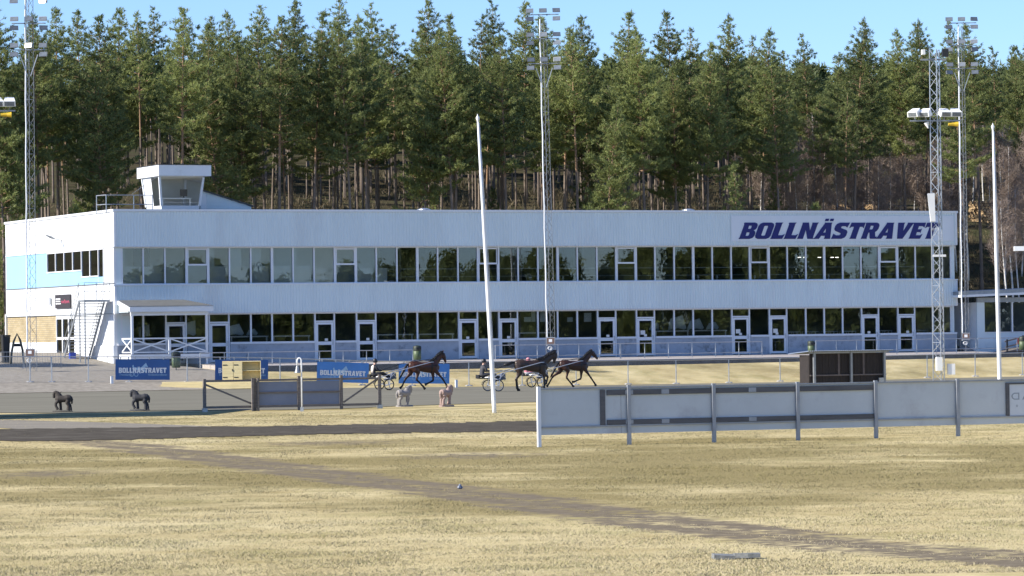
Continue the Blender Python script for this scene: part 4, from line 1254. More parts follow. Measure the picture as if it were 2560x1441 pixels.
for k, (u, yy, need, px) in enumerate(rows):
    cand = sorted(range(10), key=lambda i: abs(protos[i][0] - need) + rp_.uniform(0, 4))
    pr = protos[cand[0]]
    s = need / pr[0]
    near = 'behind the grandstand roof'
    lab = f'tall green pine on the skyline {near}, {ordinal(k)} from left'
    plant_pine(pr, u, yy, s, rp_.uniform(0, 6.28), lab, 'pines forming the skyline')
    taken.append((u, yy))
# further pines filling the wood
n_fill = 0
tries = 0
while n_fill < 205 and tries < 20000:
    tries += 1
    yy = 37 + 78 * rp_.random() ** .9
    half = 48 + yy * .14
    u = 28 + .6 * yy + rp_.uniform(-half, half)
    ppx, ppy = project(W(u, yy, H(u, yy) + 2))
    if any((u - a) ** 2 + (yy - b) ** 2 < 2.1 ** 2 for a, b in taken): continue
    # thin wood on the bank at the right, where birches and log piles stand
    if ppx > 2405 and yy < 77 and rp_.random() < .8: continue
    if 1930 < ppx < 2405 and yy < 78 and rp_.random() < .62: continue
    if ppx > 2040 and 66 < yy < 77: continue
    pr = protos[rp_.choice([4, 6, 9, 7, 1, 2, 0])] if yy > 46 else protos[rp_.choice([0, 1, 2, 3, 5, 8, 9])]
    tip = np.interp(ppx, [0, 1280, 1950, 2560], [105, 125, 175, 190]) + rp_.uniform(0, 110)
    hneed = at(ppx, tip, float(W(u, yy).y))[2] - H(u, yy)
    if hneed < 8: continue
    s = min(hneed, 22.0) / pr[0]
    s = max(s, .55)
    plant_pine(pr, u, yy, s, rp_.uniform(0, 6.28), 'slender pine standing within the wood, below the skyline', 'pines within the wood')
    taken.append((u, yy)); n_fill += 1
for k in range(14):
    yy = rp_.uniform(37, 60); u = 22 + .6 * yy + rp_.uniform(-50, 42)
    if any((u - a) ** 2 + (yy - b) ** 2 < 1.2 ** 2 for a, b in taken): continue
    pr = low_protos[k % 3]
    plant_pine(pr, u, yy, rp_.uniform(.8, 1.25), rp_.uniform(0, 6.28), 'young bushy pine at the forest edge, mostly hidden by the grandstand roof', 'young pines at the forest edge')
    taken.append((u, yy))

# the deep wood beyond, one mass
def deep_wood(name, pts, label, seed, R=2.2, n=120, ln=.95, wd=.14, cbf=.45):
    r = np.random.default_rng(seed)
    Vs = []; tones = []
    trunks = MB()
    for (x, y, z, hg) in pts:
        cb = hg * cbf
        f = r.random(n) ** .8
        rad = R * (1 - f) ** .6 * r.random(n) ** .5
        a = r.uniform(0, 2 * np.pi, n)
        cen = np.stack([x + rad * np.cos(a), y + rad * np.sin(a), z + cb + (hg - cb) * f], -1)
        dirs = unit(np.stack([np.cos(a), np.sin(a), np.full(n, .8)], -1))
        Vs.append(needle_tris(cen, dirs, r, 4, ln, wd)); tones.append(np.repeat(np.clip(r.normal(.4, .16, n), 0, 1), 4))
        trunks.tube([(x, y, z - .5), (x, y, z + hg * .9)], [.17, .06], 5, caps=False)
    V = np.concatenate(Vs); T = np.concatenate(tones)
    root = link(name, tri_mesh(name, V, T, M_pine)); tag(root, label, 'wood', kind='stuff')
    tm = trunks.mesh('trunks', M_bark); c = link('trunks', tm, root); tag(c, kind='stuff')
    return root
r_ = np.random.default_rng(77)
pts = []
for k in range(430):
    yy = r_.uniform(100, 190); u = 28 + .6 * yy + r_.uniform(-70, 70)
    p = W(u, yy, H(u, yy)); ppx, _q = project(p)
    hh = at(ppx, 150 + r_.uniform(0, 120), p.y)[2] - p.z
    if hh > 4: pts.append((p.x, p.y, p.z, min(hh, 16.0)))
deep_wood('deep_wood', pts, 'dark mass of far trees deep behind the front pines', 5)
pts = []                                  # the wood across the track, seen only mirrored in the windows
for k in range(240):
    s_ = r_.random(); c_ = np.array([85.0, 62.0]) * (1 - s_) + np.array([235.0, 165.0]) * s_
    q_ = c_ + np.array([.74, -.67]) * r_.uniform(0, 30)
    pts.append((q_[0], q_[1], 0.0, (6 + 14.5 * s_) * r_.uniform(.55, 1.2)))
deep_wood('opposite_wood', pts, 'wood on the other side of the track, outside the view', 6, 3.0, 170, 1.5, .36, .02)

# ------------------------------------------------------------------ leafless birches on the right bank
def birch_proto(seed, hgt):
    r = np.random.default_rng(seed)
    tr = MB(); lean = r.normal(0, .03, 2)
    zs = np.linspace(-.3, hgt, 12)
    pts_ = [(lean[0] * z + .10 * np.sin(z * .5 + seed), lean[1] * z + .08 * np.cos(z * .45), z) for z in zs]
    tr.tube(pts_, [max(.012, .085 * (1 - max(z, 0) / hgt) + .012) for z in zs], 7)
    br_ = MB(); cen = []; dirs = []
    z = hgt * .42
    while z < hgt * .97:
        f = z / hgt
        a = r.uniform(0, 2 * np.pi); ll = (1.05 - f) * r.uniform(1.2, 3.0) + .35
        b = np.array([np.interp(z, zs, [p[0] for p in pts_]), np.interp(z, zs, [p[1] for p in pts_]), z])
        hd = np.array([np.cos(a), np.sin(a), 0])
        e1 = b + hd * ll * .45 + [0, 0, ll * .75]; e2 = b + hd * ll * .75 + [0, 0, ll * 1.05]
        br_.tube([tuple(b), tuple(e1), tuple(e2)], [.022 * (1.15 - f), .014, .005], 4, caps=False)
        n = int(10 * ll) + 4
        t = r.uniform(.2, 1, n)[:, None]
        cen.append(b * (1 - t) + e2 * t + r.normal(0, .22, (n, 3))); dirs.append(np.tile(unit(hd * .6 + np.array([0, 0, .5])), (n, 1)))
        z += r.uniform(.16, .34)
    cen = np.concatenate(cen); dirs = np.concatenate(dirs)
    V = needle_tris(cen, dirs, r, 8, .62, .013)
    tw = tri_mesh('twigs', V, np.clip(r.normal(.5, .2, len(V)), 0, 1), M_twig)
    return tr.mesh('trunk', M_birch, smooth=True), br_.mesh('limbs', M_twig_solid), tw
M_twig_solid = mat('birch_limbs', (.30, .25, .22), .85, var=.25)
bp_ = [(h, birch_proto(300 + i, h)) for i, h in enumerate((13.0, 11.0, 14.5, 9.5))]
birches = [(1975, 520, 60), (2010, 522, 64), (2066, 520, 58), (2160, 520, 66), (2232, 520, 56), (2268, 520, 60), (2285, 522, 70), (2318, 520, 58), (2330, 520, 66), (2365, 522, 57), (2372, 520, 64), (2388, 520, 60), (2436, 640, 82),
           (2462, 660, 84), (2520, 725, 40), (2530, 690, 48), (2548, 715, 44), (2556, 640, 58), (2575, 700, 47), (2600, 690, 50), (2640, 690, 46), (1905, 520, 60), (1850, 520, 58), (2120, 520, 60), (2190, 520, 62), (2300, 520, 62),
           (2345, 520, 72), (2412, 620, 66), (2474, 610, 86), (2505, 600, 80), (1940, 520, 66), (1990, 520, 55), (2040, 520, 56), (2090, 520, 54), (2140, 520, 55), (2205, 520, 54), (2250, 520, 66), (2355, 520, 54), (2418, 620, 58), (2535, 620, 62), (2585, 640, 60), (2515, 660, 55)]
birches.sort()
for k, (px, py, yy) in enumerate(birches):
    v = ray(px, py); o = toloc((0, 0)); e = toloc(C0 + v[:2]); t_ = (yy - o[1]) / e[1]
    u = o[0] + e[0] * t_
    hg, (tm, lm, tw) = bp_[k % 4]
    rz = rp_.uniform(0, 6.28)
    e = empty('birch_tree', W(u, yy, H(u, yy)), rz, f'leafless white-trunked birch on the right bank, {ordinal(k)} birch from the left', 'tree', 'birches on the bank')
    tip_ = at(px, 250 + rp_.uniform(0, 150), float(W(u, yy).y))[2] - H(u, yy)
    s = min(rp_.uniform(.8, 1.25), tip_ / hg); e.scale = (s, s, s)
    for nm, q in (('trunk', tm), ('limbs', lm), ('twigs', tw)): link(nm, q, e)

# ------------------------------------------------------------------ undergrowth on the bank and forest floor
def undergrowth():
    r = np.random.default_rng(9)
    n = 15000
    yy = 34 + r.random(n) * 90; u = 28 + .6 * yy + r.uniform(-58, 62, n)
    keep = (u > 60) | (r.random(n) < .5)
    u, yy = u[keep], yy[keep]; n = len(u)
    z = terrain(u, yy)
    P = np.stack([C0[0] + u * CU - yy * SU, C0[1] + u * SU + yy * CU, z], -1)
    V = needle_tris(P, np.tile([0, 0, 1.0], (n, 1)), r, 7, .75, .022)
    tag(link('undergrowth', tri_mesh('undergrowth', V, np.repeat(np.clip(r.normal(.5, .22, n), 0, 1), 7), M_brush)), 'brown brush and heather covering the wooded bank', 'undergrowth', kind='stuff')
undergrowth()

# ------------------------------------------------------------------ log piles
M_logend = mat('log_end', (.72, .50, .27), .8, var=.25, scale=4)
M_logbark = mat('log_bark', (.20, .12, .075), .9, var=.3, scale=3)
log_mb = MB(); log_mb.cur = 1
n = 9
log_mb.v = [(.5 * math.cos(2 * math.pi * k / n), yy, .5 * math.sin(2 * math.pi * k / n)) for yy in (0, 4.0) for k in range(n)]
log_mb.f = [(k, (k + 1) % n, n + (k + 1) % n, n + k) for k in range(n)] + [tuple(range(n)), tuple(range(n, 2 * n))]
log_mb.mi = [0] * n + [1, 1]
log_me = log_mb.mesh('log', [M_logbark, M_logend])
def log_pile(px0, px1, pytop, pybot, yy, label, dia=.30):
    u0, zt_ = front(px0, pytop, yy); u1, zb_ = front(px1, pybot, yy)
    zg = min(H(u0, yy), H(u1, yy)); zb_ = zg - .1
    root = empty('log_pile', W((u0 + u1) / 2, yy, zb_), -.35, label, 'logs', 'log piles on the bank')
    r = random.Random(int(px0)); w = u1 - u0
    rowsn = max(2, int((zt_ - zb_) / (dia * .9)))
    for j in range(rowsn):
        x = -w / 2 + (dia / 2 if j % 2 else 0)
        top_cut = w / 2 - (j / rowsn) * w * .12
        while x < top_cut:
            d = dia * r.uniform(.75, 1.12)
            if abs(x) < w / 2 and r.random() < .97:
                l = link('log', log_me, root); l.location = (x, r.uniform(-.15, .15), (j + .5) * dia * .88); l.scale = (d, 1, d)
                l.rotation_euler = (0, r.uniform(0, 3), 0)
            x += dia * .98
log_pile(2424, 2480, 498, 556, 72, 'tall stack of cut logs on the bank right of the grandstand roof')
log_pile(2483, 2600, 515, 556, 73, 'long low stack of cut logs behind the right flagpole', .27)
log_pile(2068, 2142, 506, 528, 69, 'log stack just above the roof over the blue lettering, left of the dark timber rack', .28)
log_pile(2160, 2196, 508, 528, 69, 'short log stack below the dark timber rack above the roof', .28)
u0, z0_ = front(2166, 524, 71); u1, z1_ = front(2212, 486, 71)
zg_ = H((u0 + u1) / 2, 71)
tr_ = empty('timber_rack', W((u0 + u1) / 2, 71, zg_), ANG, 'dark rack of long boards above the roof behind the lettering', 'timber rack')
for k in range(7):
    z = (z0_ - zg_) + (z1_ - z0_) * k / 6
    MB().beam((-(u1 - u0) / 2 - .2, 0, z), ((u1 - u0) / 2 + .1, .1, z + .03), .5, .09).build('board', mat('rack_boards', (.17, .11, .095), .9, var=.3), tr_)
for x in (-.5, .5):
    MB().box(x - .06, x + .06, .28, .4, -.3, z1_ - zg_ + .1).build('upright', M_wood, tr_)

# ================================================================== terrace handrails
def handrail(u0, u1, y, label, n, zt=1.0):
    zb = 1.5 + .15 * y / 7.0
    zz = zb if u0 > 4.9 else H(u0, y)
    e = empty('handrail', W((u0 + u1) / 2, y, zz), ANG, label, 'railing', 'handrails on the terrace')
    a, b = u0 - (u0 + u1) / 2, u1 - (u0 + u1) / 2
    for hgt in (zt, .28):
        MB().tube([(a, 0, hgt), (b, 0, hgt)], .026, 7).build('rail', M_galv, e)
    for k in range(n + 1):
        x = a + (b - a) * k / n
        MB().tube([(x, 0, -.05), (x, 0, zt)], .026, 7).build('post', M_galv, e)
yr = -4.0
hu = lambda px: front(px, 870, yr)[0]
handrail(hu(500), hu(1032), yr, 'galvanised handrail between the porch and the flagpole', 9)
handrail(hu(1238), hu(1550), yr, 'galvanised handrail behind the two horses on the right', 6)
handrail(hu(1552), hu(1905), yr, 'galvanised handrail ending left of the dark shelter', 6)
handrail(hu(2040), hu(2440), yr, 'galvanised handrail above the dark shelter roof', 8)
handrail(hu(2445), hu(2640), yr, 'galvanised handrail in front of the small kiosk', 4)

# ================================================================== perimeter fence with chain link
FY = -14.0
def fence_z(u): return H(u, FY)
fence_u0 = -24.0; fence_u1 = 82.0
FE = empty('perimeter_fence', W(20, FY, fence_z(20)), ANG, 'long galvanised chain-link fence along the far side of the track', 'fence')
fo = (-20, -FY, -fence_z(20))
posts_px = [75, 129, 221, 322, 468, 575, 700, 905, 1030, 1172, 1305, 1440, 1570, 1690, 1822, 1950, 2080, 2205, 2318, 2438, 2556, 2680]
post_u = [front(px, 930, FY)[0] for px in posts_px]
post_u = [post_u[0] - 8, post_u[0] - 4] + post_u
FH = 1.52
for u in post_u:
    z = fence_z(u)
    MB(fo).tube([(u, FY, z - .1), (u, FY, z + FH)], .035, 8).build('post', M_galv, FE)
    MB(fo).lathe([(.24, -.06), (.24, .03), (.17, .07)], (u, FY, z), 12).build('footing', M_conc, FE)
for a, b in zip(post_u[:-1], post_u[1:]):
    MB(fo).tube([(a, FY, fence_z(a) + FH), (b, FY, fence_z(b) + FH)], .028, 7).build('top_rail', M_galv, FE)
wires = MB(fo)
for a, b in zip(post_u[:-1], post_u[1:]):
    za, zb_ = fence_z(a) + .04, fence_z(b) + .04
    L_ = b - a; hh_ = FH - .06; p = .085
    n = int((L_ + hh_) / p)
    for k in range(n):
        for sgn in (1, -1):
            x0 = -hh_ + k * p; x1 = x0 + hh_; t0, t1 = 0.0, 1.0
            if x0 < 0: t0 = -x0 / hh_
            if x1 > L_: t1 = (L_ - x0) / hh_
            if t1 <= t0: continue
            q = []
            for tt in (t0, t1):
                xx = x0 + hh_ * tt; s = xx if sgn > 0 else L_ - xx
                q.append((a + s, za + (zb_ - za) * s / L_ + hh_ * tt))
            w = .0022
            wires.add([(q[0][0] - w, FY, q[0][1]), (q[0][0] + w, FY, q[0][1]), (q[1][0] + w, FY, q[1][1]), (q[1][0] - w, FY, q[1][1])], [(0, 1, 2, 3)])
tag(wires.build('chain_link', M_galv, FE), kind='stuff')

# ================================================================== banners on the fence
M_ban = [mat('banner_dark_blue', (.034, .115, .32), .5, var=.12, scale=1.2), mat('banner_blue', (.08, .25, .60), .5, var=.10, scale=1.2)]
M_bwhite = mat('banner_white_print', (.8, .82, .83), .5, var=.03)
M_blight = mat('banner_pale_blue_print', (.36, .55, .72), .5, var=.08)
def font_mesh(txt, size, extr=.0):
    c = bpy.data.curves.new('t', 'FONT'); c.body = txt; c.size = size; c.shear = .2
    o = bpy.data.objects.new('t', c); col.objects.link(o)
    dg = bpy.context.evaluated_depsgraph_get()
    me_ = bpy.data.meshes.new_from_object(o.evaluated_get(dg))
    bpy.data.objects.remove(o, do_unlink=True); bpy.data.curves.remove(c)
    return me_
BW_, BH_ = 3.42, 1.24
def horse_logo():
    # sulky, driver and trotting horse, one flat print
    return [[(0, .35), (.03, .55), (.0, .62), (.02, .72), (.07, .78), (.12, .72), (.1, .64), (.16, .55), (.34, .5), (.5, .55), (.66, .52), (.78, .64), (.9, .8), (1.0, .92), (1.03, .98), (1.08, .9), (1.14, .72), (1.20, .58), (1.14, .54), (1.04, .62), (.98, .5), (.94, .36),
             (1.0, .22), (1.12, .02), (1.04, -.02), (.94, .14), (.86, .26), (.62, .22), (.60, .08), (.66, -.06), (.58, -.06), (.50, .08), (.44, .26), (.3, .3), (.14, .32)]]
def banner(px0, px1, m, label):
    yb = FY - .05
    u0 = front(px0, 920, yb)[0]
    z = fence_z(u0 + BW_ / 2) + .14
    z2 = fence_z(u0 + BW_) + .14
    tilt = math.atan2(fence_z(u0 + BW_) - fence_z(u0), BW_)
    e = empty('banner', W(u0, yb, fence_z(u0) + .14), ANG, label, 'banner', 'blue banners on the fence')
    e.rotation_euler = (0, -tilt, ANG)
    # cloth with slight billow
    nx, nz_ = 18, 6; vs = []
    for i in range(nx + 1):
        for j in range(nz_ + 1):
            x = BW_ * i / nx; zz = BH_ * j / nz_
            vs.append((x, .012 * math.sin(x * 3.1 + zz) * math.sin(math.pi * i / nx) * math.sin(math.pi * j / nz_), zz))
    mb = MB(); mb.add(vs, [(i * (nz_ + 1) + j, (i + 1) * (nz_ + 1) + j, (i + 1) * (nz_ + 1) + j + 1, i * (nz_ + 1) + j + 1) for i in range(nx) for j in range(nz_)])
    mb.build('cloth', m, e, True)
    lg = MB(); lg.plate([[(1.05 + p[0] * .82, .42 + p[1] * .62) for p in horse_logo()[0]]], -.018, .002)
    for cx in (1.02, 1.30):
        ring_ = [(cx + .13 * math.cos(a * math.pi / 8), .33 + .13 * math.sin(a * math.pi / 8)) for a in range(16)]
        hole = [(cx + .10 * math.cos(a * math.pi / 8), .33 + .10 * math.sin(a * math.pi / 8)) for a in range(16)]
        lg.plate([ring_, hole], -.018, .002)
    lg.build('horse_emblem', M_blight, e)
    s = .031; tx = 'BOLLNÄSTRAVET'; gp = .022
    w0 = text_width(tx, s, 1.0, gp); sx_ = (3.0 - gp * 12) / (w0 - gp * 12)
    x = .2
    lt = MB()
    for c in tx:
        polys, w = glyph('A' if c == 'Ä' else c, x, .42, s, sx_)
        lt.plate(polys, -.024, .002)
        if c == 'Ä':
            for dx in (2.2, 4.8):
                lt.plate([[(x + dx * s * sx_, .42 + 10.8 * s), (x + (dx + 1.4) * s * sx_, .42 + 10.8 * s), (x + (dx + 1.4) * s * sx_, .42 + 12.0 * s), (x + dx * s * sx_, .42 + 12.0 * s)]], -.024, .002)
        x += w + gp
    lt.build('lettering', M_bwhite, e)
    for txt, xx, wd in (('Trivselbanan', .22, .78), ('Världsrekordbanan', 2.02, 1.2)):
        fm_ = font_mesh(txt, .2); bb = [v.co.x for v in fm_.vertices]; k = wd / (max(bb) - min(bb))
        o = link('small_lettering', fm_, e); fm_.materials.append(M_blight)
        o.location = (xx, -.024, .25); o.rotation_euler = (math.pi / 2, 0, 0); o.scale = (k, 1.0, 1)
    for x in (.3, 1.2, 2.1, 3.0):
        MB().box(x, x + .05, -.03, .03, BH_ - .02, BH_ + .16).build('strap', M_galv, e)
banner(288, 426, M_ban[0], 'dark blue banner with white lettering left of the wooden cupboard')
banner(537, 672, M_ban[0], 'dark blue banner mostly hidden behind the wooden cupboard')
banner(791, 923, M_ban[1], 'bright blue lettered banner left of the seated driver in the pale vest')
banner(996, 1126, M_ban[1], 'bright blue banner behind the trotting bay horse')

# ================================================================== wooden cupboard and plank stack by the fence
def gput(px, py): p = gnd(px, py); return p
# long low stack of fresh boards
p0 = gnd(521, 973)
zz = p0.z
PS = empty('plank_stack', p0, math.radians(1.5), 'long low stack of fresh yellow boards at the track edge', 'planks')
Lk = 242 / F * p0.y
for k, (dz, dy) in enumerate(((0, 0), (.15, .03), (.30, .06))):
    for j in range(3):
        MB().box(-Lk / 2 + (.06 * k), Lk / 2 - .02 * j, j * .32 + dy, j * .32 + dy + .30, dz + .002, dz + .145).build('plank', M_new, PS)
# cupboard standing on it, one half open
cyw = p0.y + .3
cu0 = at(556, 925, cyw)[0]; cu1 = at(652, 925, cyw)[0]; cz1 = at(604, 903, cyw)[2]
cz0 = zz + .30 + .148
CB = empty('wooden_cupboard', Vector(((cu0 + cu1) / 2, cyw, cz0)), math.radians(4), 'fresh yellow wooden cupboard with one half standing open', 'cupboard')
wC = cu1 - cu0; hC = cz1 - cz0
for nm, bxx in (('side_panel', (-wC / 2, -wC / 2 + .04, 0, .6, 0, hC)), ('side_panel', (wC / 2 - .04, wC / 2, 0, .6, 0, hC)), ('top_panel', (-wC / 2 + .04, wC / 2 - .04, 0, .6, hC - .05, hC)),
                ('bottom_panel', (-wC / 2 + .04, wC / 2 - .04, 0, .6, 0, .05)), ('back_panel', (-wC / 2 + .04, wC / 2 - .04, .56, .6, .05, hC - .05)), ('divider', (.02, .06, .02, .56, .05, hC - .05)), ('shelf', (.06, wC / 2 - .04, .05, .56, hC * .5, hC * .5 + .03))):
    MB().box(*bxx).build(nm, M_new, CB)
for a, b in ((-wC / 2 + .01, -wC * .22), (-wC * .21, .03)):
    d = MB()
    nbd = 5
    for k in range(nbd):
        d.box(a, b, -.03, -.004, .03 + (hC - .08) * k / nbd, .025 + (hC - .08) * (k + 1) / nbd)
    dd = d.build('door', M_new, CB)
    for zz_ in (.2, hC - .25):
        MB().box(a + .02, a + .28, -.045, -.031, zz_, zz_ + .05).build('hinge', M_black, dd)
MB().box(-wC * .25, -wC * .23, -.06, -.031, hC * .5, hC * .5 + .12).build('latch', M_black, CB)
M_dkshelf = M_wood

# ================================================================== litter bins
M_bin = mat('bin_green', (.075, .11, .05), .5, var=.15)
def bin_at(u, y, z, label, s=1.0):
    e = empty('litter_bin', W(u, y, z), ANG, label, 'bin', 'green litter bins')
    MB().tube([(0, 0, -.08), (0, 0, .3)], .035, 8).build('stand', M_steel, e)
    MB().lathe([(.20, .16), (.25, .18), (.27, .75), (.25, .76)], (0, 0, 0), 18).build('drum', M_bin, e, True)
    h = MB().lathe([(.27, .762), (.27, .80), (.285, 1.0), (.25, 1.08), (.10, 1.12)], (0, 0, 0), 18).build('hood', mat('bin_hood', (.025, .035, .025), .5), e, True)
    MB().box(-.17, .17, -.295, -.265, .85, .98).build('opening', M_black, h)
    e.scale = (s, s, s)
u, y = front(440, 895, -6.6)[0], -6.6
bin_at(u, y, H(u, y), 'green litter bin in front of the timber porch', 1.05)
bin_at(front(1043, 880, -5.0)[0], -5.0, 1.39, 'green litter bin above the trotting bay horse', .98)
bin_at(front(2028, 862, -5.2)[0], -5.2, 1.39, 'green litter bin above the left end of the dark shelter', .92)
bin_at(front(2557, 870, -4.6)[0], -4.6, 1.40, 'green litter bin at the right edge beside the kiosk', 1.0)

# ================================================================== floodlight masts
def lattice(e, hgt, w0, w1, step, m, sides=3, brace=.022, leg=.03, name_b='bracing'):
    cs = []
    for k in range(sides):
        a = 2 * math.pi * k / sides + (math.pi / 6 if sides == 3 else math.pi / 4)
        cs.append((math.cos(a), math.sin(a)))
    def P(k, z):
        w = (w0 + (w1 - w0) * z / hgt) / math.sqrt(3 if sides == 3 else 2)
        return (cs[k][0] * w, cs[k][1] * w, z)
    for k in range(sides):
        MB().tube([P(k, -.2), P(k, hgt)], leg, 6).build('leg', m, e)
    mb = MB(); n = int(hgt / step)
    for i in range(n):
        za, zb_ = hgt * i / n, hgt * (i + 1) / n
        for k in range(sides):
            k2 = (k + 1) % sides
            if i % 2: mb.beam(P(k, za), P(k2, zb_), brace)
            else: mb.beam(P(k2, za), P(k, zb_), brace)
            if i % 6 == 0: mb.beam(P(k, za), P(k2, za), brace)
    mb.build(name_b, m, e)
M_mast = mat('dull_mast_steel', (.27, .28, .29), .5, .5, var=.15)
M_lens = mat('floodlight_glass', (.16, .18, .20), .12, var=.25, scale=6, spec=.8)
M_lhouse = mat('floodlight_housing', (.16, .17, .18), .45, .3, var=.15)
lamp_body = MB().hexa([(-.25, -.10, -.14), (.25, -.10, -.14), (.20, .16, -.10), (-.20, .16, -.10)], [(-.25, -.02, .14), (.25, -.02, .14), (.20, .16, .10), (-.20, .16, .10)]).mesh('floodlight', M_lhouse)
lamp_lens = MB().add([(-.22, -.106, -.12), (.22, -.106, -.12), (.22, -.030, .12), (-.22, -.030, .12)], [(0, 1, 2, 3)]).mesh('lens', M_lens)
def flood(e, x, y, z, rz, up=1):
    o = link('floodlight', lamp_body, e); o.location = (x, y, z); o.rotation_euler = (0, 0, rz); o.scale = (1.02, 1, 1.05)
    link('lens', lamp_lens, o)
def light_mast(base, top, hgt_px_tiers, label, box=True):
    d = Vector(top) - Vector(base)
    e = empty('floodlight_mast', base, 0, label, 'light mast', 'floodlight masts')
    e.rotation_euler = Vector((0, 0, 1)).rotation_difference(d).to_euler()
    hgt = d.length
    lattice(e, hgt - .6, .62, .42, .55, M_mast, 3, .016, .017)
    MB().tube([(-.22, -.25, 0.9)] + [(-.22 + .02 * math.sin(k * 2.3), -.25, .9 + (hgt - 1.4) * k / 14) for k in range(1, 15)], .045, 7).build('cable_conduit', M_white, e)
    for zt_ in hgt_px_tiers:
        MB().box(-1.05, 1.05, -.36, -.30, zt_ - .03, zt_ + .03).build('crossbar', M_steel, e)
        MB().box(-.3, -.24, -.36, .3, zt_ - .03, zt_ + .03).box(.24, .3, -.36, .3, zt_ - .03, zt_ + .03).build('bracket', M_steel, e)
        for x in (-.88, 0, .88): flood(e, x, -.36, zt_ + .27, random.Random(int(zt_ * 10 + x * 7)).uniform(-.5, .5))
        for x in (-.90, .90): flood(e, x, -.36, zt_ - .28, random.Random(int(zt_ * 11 + x * 5)).uniform(-.5, .5))
    zt_ = hgt_px_tiers[-1]
    MB().beam((-.1, -.28, zt_ - 1.6), (-.55, -.33, zt_ - .3), .05).beam((.1, -.28, zt_ - 1.6), (.55, -.33, zt_ - .3), .05).build('strut', M_galv, e)
    if box:
        b = MB().box(-.28, .28, -.55, -.3, .95, 1.45).build('switch_box', M_galv, e)
        MB().box(-.12, .1, -.556, -.551, 1.13, 1.32).build('label_plate', M_white, b)
        MB().box(-.25, .25, -.554, -.5505, 1.0, 1.4).build('box_door', mat('rusty_door', (.16, .10, .08), .7, var=.3), b)
    mb = MB()
    for k in range(4):
        mb.torus((-.12 + .03 * k, -.5 - .02 * k, .72), .09 + .012 * k, .009, 'Y', 16, 5)
    mb.build('cable_coil', M_white, e)
    return e
def tiers_from(px_list, d, base): return [at(px, py, d)[2] - base[2] for px, py in px_list]
# centre mast
bu = front(1377, 872, -2.4)[0]; base = W(bu, -2.4, 1.45)
dC = base.y
top = Vector(at(1357, 24, dC)); top.z = at(1357, 30, dC)[2]
light_mast(base, top, tiers_from([(1357, 38), (1357, 98), (1362, 160)], dC, base), 'floodlight mast in front of the middle of the grandstand')
# left mast
bu = -9.0
bu, yv = front(78, 910, -6.0)[0], -6.0
base = W(bu, yv, H(bu, yv)); dL = base.y
top = Vector(at(73, -25, dL))
light_mast(base, top, tiers_from([(73, -7), (73, 60), (73, 126)], dL, base), 'floodlight mast at the left edge in front of the end wall')
# right mast
bu = front(2413, 868, -1.0)[0]; base = W(bu, -1.0, 1.36); dR = base.y
top = Vector(at(2402, 45, dR))
light_mast(base, top, tiers_from([(2402, 59), (2404, 115), (2405, 172)], dR, base), 'floodlight mast behind the right end of the grandstand')

# ================================================================== camera/light towers on the infield
M_yel = mat('yellow_horn', (.62, .42, .03), .45, var=.1)
M_wbox = mat('white_cabinet', (.80, .81, .80), .4, var=.03)
def tower(base, hgt, label, arm_z):
    e = empty('lattice_tower', base, ANG * .3, label, 'tower', 'lattice towers on the infield')
    lattice(e, hgt, .52, .44, .42, M_galv, 3, .022, .024)
    MB().box(-1.25, 1.1, -.25, -.19, arm_z - .3, arm_z - .24).build('lamp_arm', M_steel, e)
    for k, (x, rz) in enumerate(((-1.05, -.7), (-.55, -.6), (.36, .15), (.86, .0))):
        q = MB().hexa([(-.26, -.2, -.12), (.26, -.2, -.12), (.22, .34, -.16), (-.22, .34, -.16)], [(-.24, -.2, .10), (.24, -.2, .10), (.18, .26, .18), (-.18, .26, .18)]).build('area_light', M_wbox, e)
        q.location = (x, -.22, arm_z + .06); q.rotation_euler = (.25, 0, rz)
        MB().box(-.2, .2, -.206, -.201, -.1, .08).build('lens', M_lens, q)
        MB().beam((0, 0, -.14), (0, .02, -.34), .05).build('bracket', M_steel, q)
    hn = MB().loft([((.50, -.3, arm_z - .44), .06, .06), ((.75, -.3, arm_z - .44), .08, .08), ((.94, -.3, arm_z - .44), .13, .12)], 10).build('yellow_horn_speaker', M_yel, e)
    MB().loft([((-.52, -.3, arm_z - .36), .12, .12), ((-.45, -.36, arm_z - .62), .02, .02)], 8).build('small_horn', M_wbox, e)
    return e
pb = at(2346, 960, 160.0); zbt = 0.0
ub_, yb_ = toloc((pb[0], pb[1]))
base = Vector((pb[0] + .06, 160.0, H(ub_, yb_)))
hT = at(2340, 124, 160.0)[2] - base.z
arm = at(2340, 288, 160.0)[2] - base.z
T1 = tower(base, hT, 'slender white lattice tower with lamps in front of the right end of the grandstand', arm)
zA = at(2324, 484, 160)[2] - base.z; zB_ = at(2324, 555, 160)[2] - base.z
MB().hexa([(-.40, -.45, zB_), (-.20, -.45, zB_), (-.12, .1, zB_), (-.3, .1, zB_)], [(-.56, -.45, zA - .05), (-.22, -.45, zA), (-.14, .1, zA), (-.4, .1, zA)]).build('tall_white_panel', M_wbox, T1)
z1 = at(2345, 927, 160)[2] - base.z; z2 = at(2345, 893, 160)[2] - base.z
MB().box(-.24, .02, -.5, -.25, z1, z2).build('white_cabinet', M_wbox, T1)
z1 = at(2345, 937, 160)[2] - base.z; z2 = at(2345, 910, 160)[2] - base.z
MB().box(.30, .62, -.4, -.2, z1, z2).build('white_cabinet', M_wbox, T1)
MB().box(-.66, -.52, -.3, -.1, hT - .25, hT - .02).build('top_lamp', M_wbox, T1)
MB().box(.28, .55, -.3, -.1, hT - .35, hT + .0).build('top_lamp', M_black, T1)
MB().box(-.66, .5, -.05, .02, hT - .5, hT - .42).build('top_arm', M_steel, T1)
